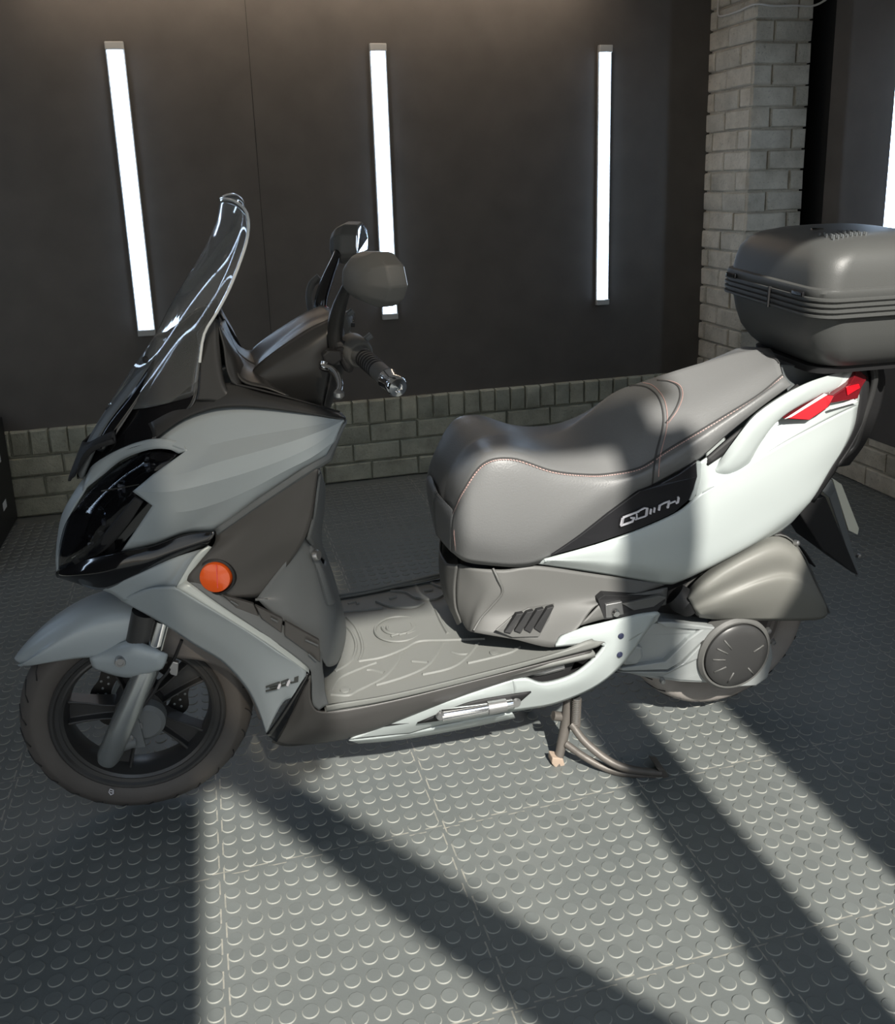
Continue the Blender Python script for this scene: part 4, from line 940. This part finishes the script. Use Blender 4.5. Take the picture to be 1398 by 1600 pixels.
# number plate bracket
plate('plate_bracket', [(1247,800,.06),(1264,783,.06),(1290,776,.06),(1296,790,.06),(1342,900,.06),(1330,894,.06),(1302,873,.06),(1284,860,.06)], DARK, .12, False, .004)
plate('plate_bracket', [(1284,747,.07),(1300,750,.07),(1306,765,.07),(1345,903,.055),(1338,902,.055),(1296,778,.065),(1284,768,.07)], GREYP, .006, False, .002)
npl = [(1300,747,.03),(1315,757,.02),(1342,826,.02),(1340,836,.025),(1326,829,.04)]
P = pts(npl); 
plate('number_plate', npl, PLATE, .14, False, .002)
lathe('mudflap_bolt', [(0, .01), (.006, .008), (.007, 0)], B(1340,868,.03), (0,-1,0), STEEL, root, 10)
# ---------------- engine, transmission, airbox
ab = [[(1070,932,.150),(1082,911,.150),(1108,888,.150),(1156,859,.150),(1197,839,.148),(1222,839,.146),(1245,853,.144)],
      [(1074,934,.190),(1092,915,.200),(1122,892,.205),(1164,867,.205),(1202,850,.200),(1226,850,.196),(1250,862,.186)],
      [(1078,940,.196),(1104,921,.216),(1136,902,.222),(1172,882,.224),(1208,868,.220),(1236,868,.212),(1260,882,.192)],
      [(1082,948,.192),(1110,933,.208),(1142,918,.214),(1180,903,.216),(1216,893,.212),(1246,896,.206),(1270,904,.192)],
      [(1086,955,.192),(1118,944,.214),(1152,930,.224),(1192,914,.226),(1228,906,.222),(1256,912,.212),(1280,924,.192)],
      [(1092,962,.186),(1120,956,.202),(1156,948,.210),(1196,940,.212),(1236,934,.210),(1266,938,.202),(1290,946,.180)],
      [(1092,965,.15),(1120,968,.165),(1160,969,.175),(1200,970,.178),(1240,970,.175),(1280,968,.165),(1293,960,.15)]]
patch('air_cleaner_cover', ab, mat('airbox_plastic', (.175,.175,.16), .5, 0, 0, (400,.15,.001)), 6, 6, mirror=False, th=.006)
patch('air_cleaner_back', [[(1070,934,.148),(1108,890,.148),(1197,840,.146),(1245,855,.142),(1293,957,.148)], [(1072,934,.08),(1110,892,.08),(1199,842,.08),(1247,857,.08),(1295,959,.08)]], BLKP, 5, 3, mirror=False, th=.004)
plate('air_cleaner_base', [(1072,932,.140),(1108,892,.140),(1197,842,.138),(1222,842,.138),(1245,856,.136),(1292,955,.140),(1282,967,.140),(1090,964,.140)], BLKP, .05, False, .003)
tube('intake_hose', [B(1054,928,.15), B(1066,938,.16), B(1078,948,.16)], [.030,.034,.028], DARK, root, 20)
lathe('airbox_clip', [(0, .012), (.006, .010), (.008, 0)], B(1242,848,.16), (.3,-1,.3), STEEL, root, 12)
trn = [(961,1046,.150),(990,1000,.155),(1006,975,.155),(1040,972,.16),(1134,984,.165),(1190,986,.165),(1206,1004,.165),(1208,1030,.165),(1200,1060,.165),(1182,1072,.165),(1150,1074,.165),(1110,1068,.165),(1060,1066,.160),(1028,1062,.155),(1000,1058,.15)]
tr = plate('transmission_case', trn, ALU, .10, False, .006)
plate('case_upper_rib', [(1026,972,.168),(1050,972,.172),(1134,983,.174),(1098,1002,.174),(1062,1036,.172),(1044,1046,.17),(972,1048,.165),(970,1044,.165),(1040,1034,.17),(1074,1000,.172),(1096,984,.172),(1040,980,.17)], ALU, .02, False, .003, tr)
plate('case_lower_face', [(962,1050,.155),(1044,1050,.17),(1066,1038,.172),(1104,998,.173),(1130,990,.173),(1112,1020,.172),(1110,1050,.17),(1116,1066,.168),(1060,1063,.165),(1030,1058,.162)], ALU, .02, False, .003, tr)
cc = B(1150,1024,.185)
cl = lathe('clutch_cover', [(0, .018), (.03, .0175), (.060, .014), (.080, .008), (.086, .003), (.088, -.03)], cc, (0,-1,.0), mat('clutch_black', (.038,.038,.038), .35), root, 56)
lathe('clutch_ring', [(.088, -.004), (.090, .0), (.094, .0), (.101, -.008), (.101, -.04)], cc, (0,-1,0), BLKP, cl, 56)
mb = MB()
for a in (128, 150, 175, 205, 20, 250, 310):
    t = math.radians(a); d = Vector((math.cos(t), 0, math.sin(t)))
    v, f = tube_vf([cc+d*.040+Vector((0,-.0165,0)), cc+d*.072+Vector((0,-.0112,0))], .0022, 6); mb.add(v, f)
join(cl, mb, BLKP)
for q in ((1034,1063),(1199,984),(1206,1002)): lathe('case_bolt', [(0, .01), (.006, .009), (.008, 0)], B(*q,.165), (0,-1,0), STEEL, tr, 12)
plate('crank_cover', [(975,1030,.172),(985,1006,.172),(1004,1012,.172),(1006,1026,.172),(996,1038,.172),(974,1040,.168)], ALU, .03, False, .006)
plate('engine_block', [(880,990,.11),(1060,900,.11),(1110,930,.11),(1100,985,.11),(1030,1040,.11),(960,1052,.11),(890,1062,.11)], DARK, .2, False, .01)
tube('rear_shock', [B(1188,850,.13), B(1206,800,.13)], .022, STEEL, root, 16)
patch('rear_inner_mudguard', [[V(RWX+.285*math.cos(math.radians(a)), RWZ+.285*math.sin(math.radians(a)), l) for a in (150,125,100,75,50,30)] for l in (.085,.05,0)], DARK, 5, 4, cross=True, th=.004)
# dark inner body so that no light passes through the shell
plate('dark_inner_fill', [(730,900,.06),(1060,800,.06),(1320,640,.06),(1300,700,.06),(1180,850,.06),(1050,930,.06),(900,1040,.06),(760,1000,.06)], DARK, .12, False, .01)
plate('dark_inner_fill', [V(.10,.84,.07),V(.30,.98,.07),V(.5,.98,.07),V(.47,.6,.07),V(.47,.38,.07),V(.38,.28,.07),V(.34,.55,.07),V(.2,.6,.07),V(.03,.66,.07)], DARK, .14, False, .01)
plate('under_tray', [V(.42,.33,.2),V(.47,.335,.2),V(1.1,.38,.2),V(1.05,.28,.2),V(.75,.25,.2),V(.45,.26,.2)], DARK, .4, False, .01)
# ---------------- centre stand
F0 = B(869,1200,.12); 
for s in (0, 1):
    fx = mir if s else (lambda p: p)
    lg = tube('centre_stand_leg', [fx(B(890,1088,.10)), fx(B(884,1130,.11)), fx(B(874,1178,.125)), fx(B(870,1196,.13))], [.015,.014,.012,.012], STAND, root, 12)
    bev(plate('worn_foot', [(863,1184,.14),(880,1186,.14),(884,1202,.14),(874,1206,.14),(862,1194,.14)], RUSTY, .03, False, 0, lg), .003) if not s else None
tube('stand_spring', [B(901,1090,.13), B(899,1135,.13)], .010, STEEL, root, 12)
mb = MB()
for i in range(16):
    p = B(901,1092,.13).lerp(B(899,1134,.13), i/15); v, f = lathe_vf([(.0095,-.0012),(.0125,0),(.0095,.0012)], p, B(899,1135,.13)-B(901,1090,.13), 14); mb.add(v, f)
mb.build('spring_coil', STAND, root)
kp = tube('stand_pedal_arm', [B(893,1132,.13), B(915,1160,.17), B(950,1188,.21), B(985,1202,.235), B(1032,1208,.25)], [.010,.010,.010,.010,.009], STAND, root, 12, 5)
tube('stand_pedal_brace', [B(884,1162,.13), B(915,1184,.17), B(950,1202,.20), B(985,1210,.225), B(1032,1212,.245)], [.009,.009,.009,.009,.008], STAND, root, 12, 5)
plate('stand_pedal', [(1026,1200,.255),(1038,1202,.255),(1052,1224,.255),(1040,1222,.255)], STAND, .05, False, .002)
tube('stand_stop', [B(864,1118,.10), B(880,1120,.10)], .012, STAND, root, 12)
plate('stand_bracket', [(878,1080,.11),(908,1078,.11),(904,1095,.11),(884,1096,.11)], STAND, .05, False, .003)
# ---------------- top case
CX0, CX1, CW, ZS = 1.634, 2.06, .218, 1.165
def sec(z, inx, inw, r=.06, x0=CX0, x1=CX1, n=10, sh=0):
    a, b = x0+inx+sh, x1-inx+sh; wv = CW-inw; out = []
    for (sx, sy, a0) in ((b-r, -(wv-r), -90), (b-r, (wv-r), 0), (a+r, (wv-r), 90), (a+r, -(wv-r), 180)):
        for k in range(n+1):
            t = math.radians(a0+90*k/n); out.append(Vector((sx+math.cos(t)*r, sy+math.sin(t)*r, z)))
    return out
def loft(name, S, m, parent=None, ang=30):
    n = len(S[0]); v = [p for s in S for p in s]
    f = [(i*n+j, i*n+(j+1)%n, (i+1)*n+(j+1)%n, (i+1)*n+j) for i in range(len(S)-1) for j in range(n)]+[tuple(range(n))[::-1], tuple(range((len(S)-1)*n, len(S)*n))]
    return mesh(name, v, f, m, parent or root, True, ang)
tc = loft('top_case', [sec(1.005,.085,.075,.06), sec(1.012,.07,.06,.065), sec(1.03,.05,.043,.07), sec(1.06,.03,.026,.07), sec(1.10,.018,.014,.07), sec(1.135,.014,.008,.065), sec(1.140,.006,.001,.06), sec(ZS,.005,.001,.06)], CASE)
label(tc, 'black plastic top case on the rear rack')
loft('case_lid', [sec(1.185,.003,.0,.06), sec(1.196,.0,-.003,.06), sec(1.204,.002,-.001,.06), sec(1.207,.010,.008,.06), sec(1.235,.012,.010,.065), sec(1.262,.017,.015,.07), sec(1.284,.028,.026,.075), sec(1.300,.048,.046,.08), sec(1.311,.085,.080,.08), sec(1.317,.13,.12,.06)], CASE, tc, 40)
S = []
for i in range(4):
    z = 1.140+i*.0125; S += [sec(z, .004, .0, .06), sec(z+.002, -.003, -.006, .06), sec(z+.007, -.003, -.006, .06), sec(z+.009, .004, .0, .06)]
loft('ribbed_band', S, CASE, tc, 30)
for l in (-.15, .14):
    h = MB(); h.box((CX0-.007, -l-.022, 1.183), (CX0+.004, -l+.022, 1.196)); hh = bev(h.build('lid_hinge', GLOSS, tc, False), .003)
mb = MB(); mb.box((CX0-.008, -.03, 1.138), (CX0+.0, -.026, 1.188)); mb.build('band_joint', DARK, tc, False)
mb = MB()
for i in range(8):
    for j in range(5):
        x, y = CX0+.085+i*.012+(.005 if j % 2 else 0), -.075-j*.013
        z = 1.3135 if x < CX0+.13 else 1.317
        v, f = lathe_vf([(.0025, -.01), (.0022, .003), (0, .004)], (x, y, z), (0,0,1), 8); mb.add(v, f)
mb.build('lid_stud', GREYP, tc)
mb = MB(); v, f = lathe_vf([(0, .004), (.014, .003), (.016, 0), (.016, -.01)], (CX0+.13, .0, 1.315), (0,0,1), 20); mb.add(v, f); mb.build('lid_emblem', GLOSS, tc)
loft('case_base_plate', [sec(.990,.06,.075,.05), sec(1.006,.06,.072,.05)], DARK, tc)
rk = [[V(1.56,1.010,.05),V(1.62,1.0,.055),V(1.70,.985,.06),V(1.85,.985,.07)], [V(1.57,.99,.05),V(1.63,.97,.06),V(1.74,.93,.07),V(1.80,.92,.07)]]
plate('luggage_rack', [V(1.655,1.0,.062),V(1.69,.995,.066),V(1.84,.992,.07),V(1.84,.965,.07),V(1.74,.95,.07),V(1.69,.90,.07),V(1.68,.93,.066)], GREYP, .13, False, .006)
bpy.context.view_layer.update()
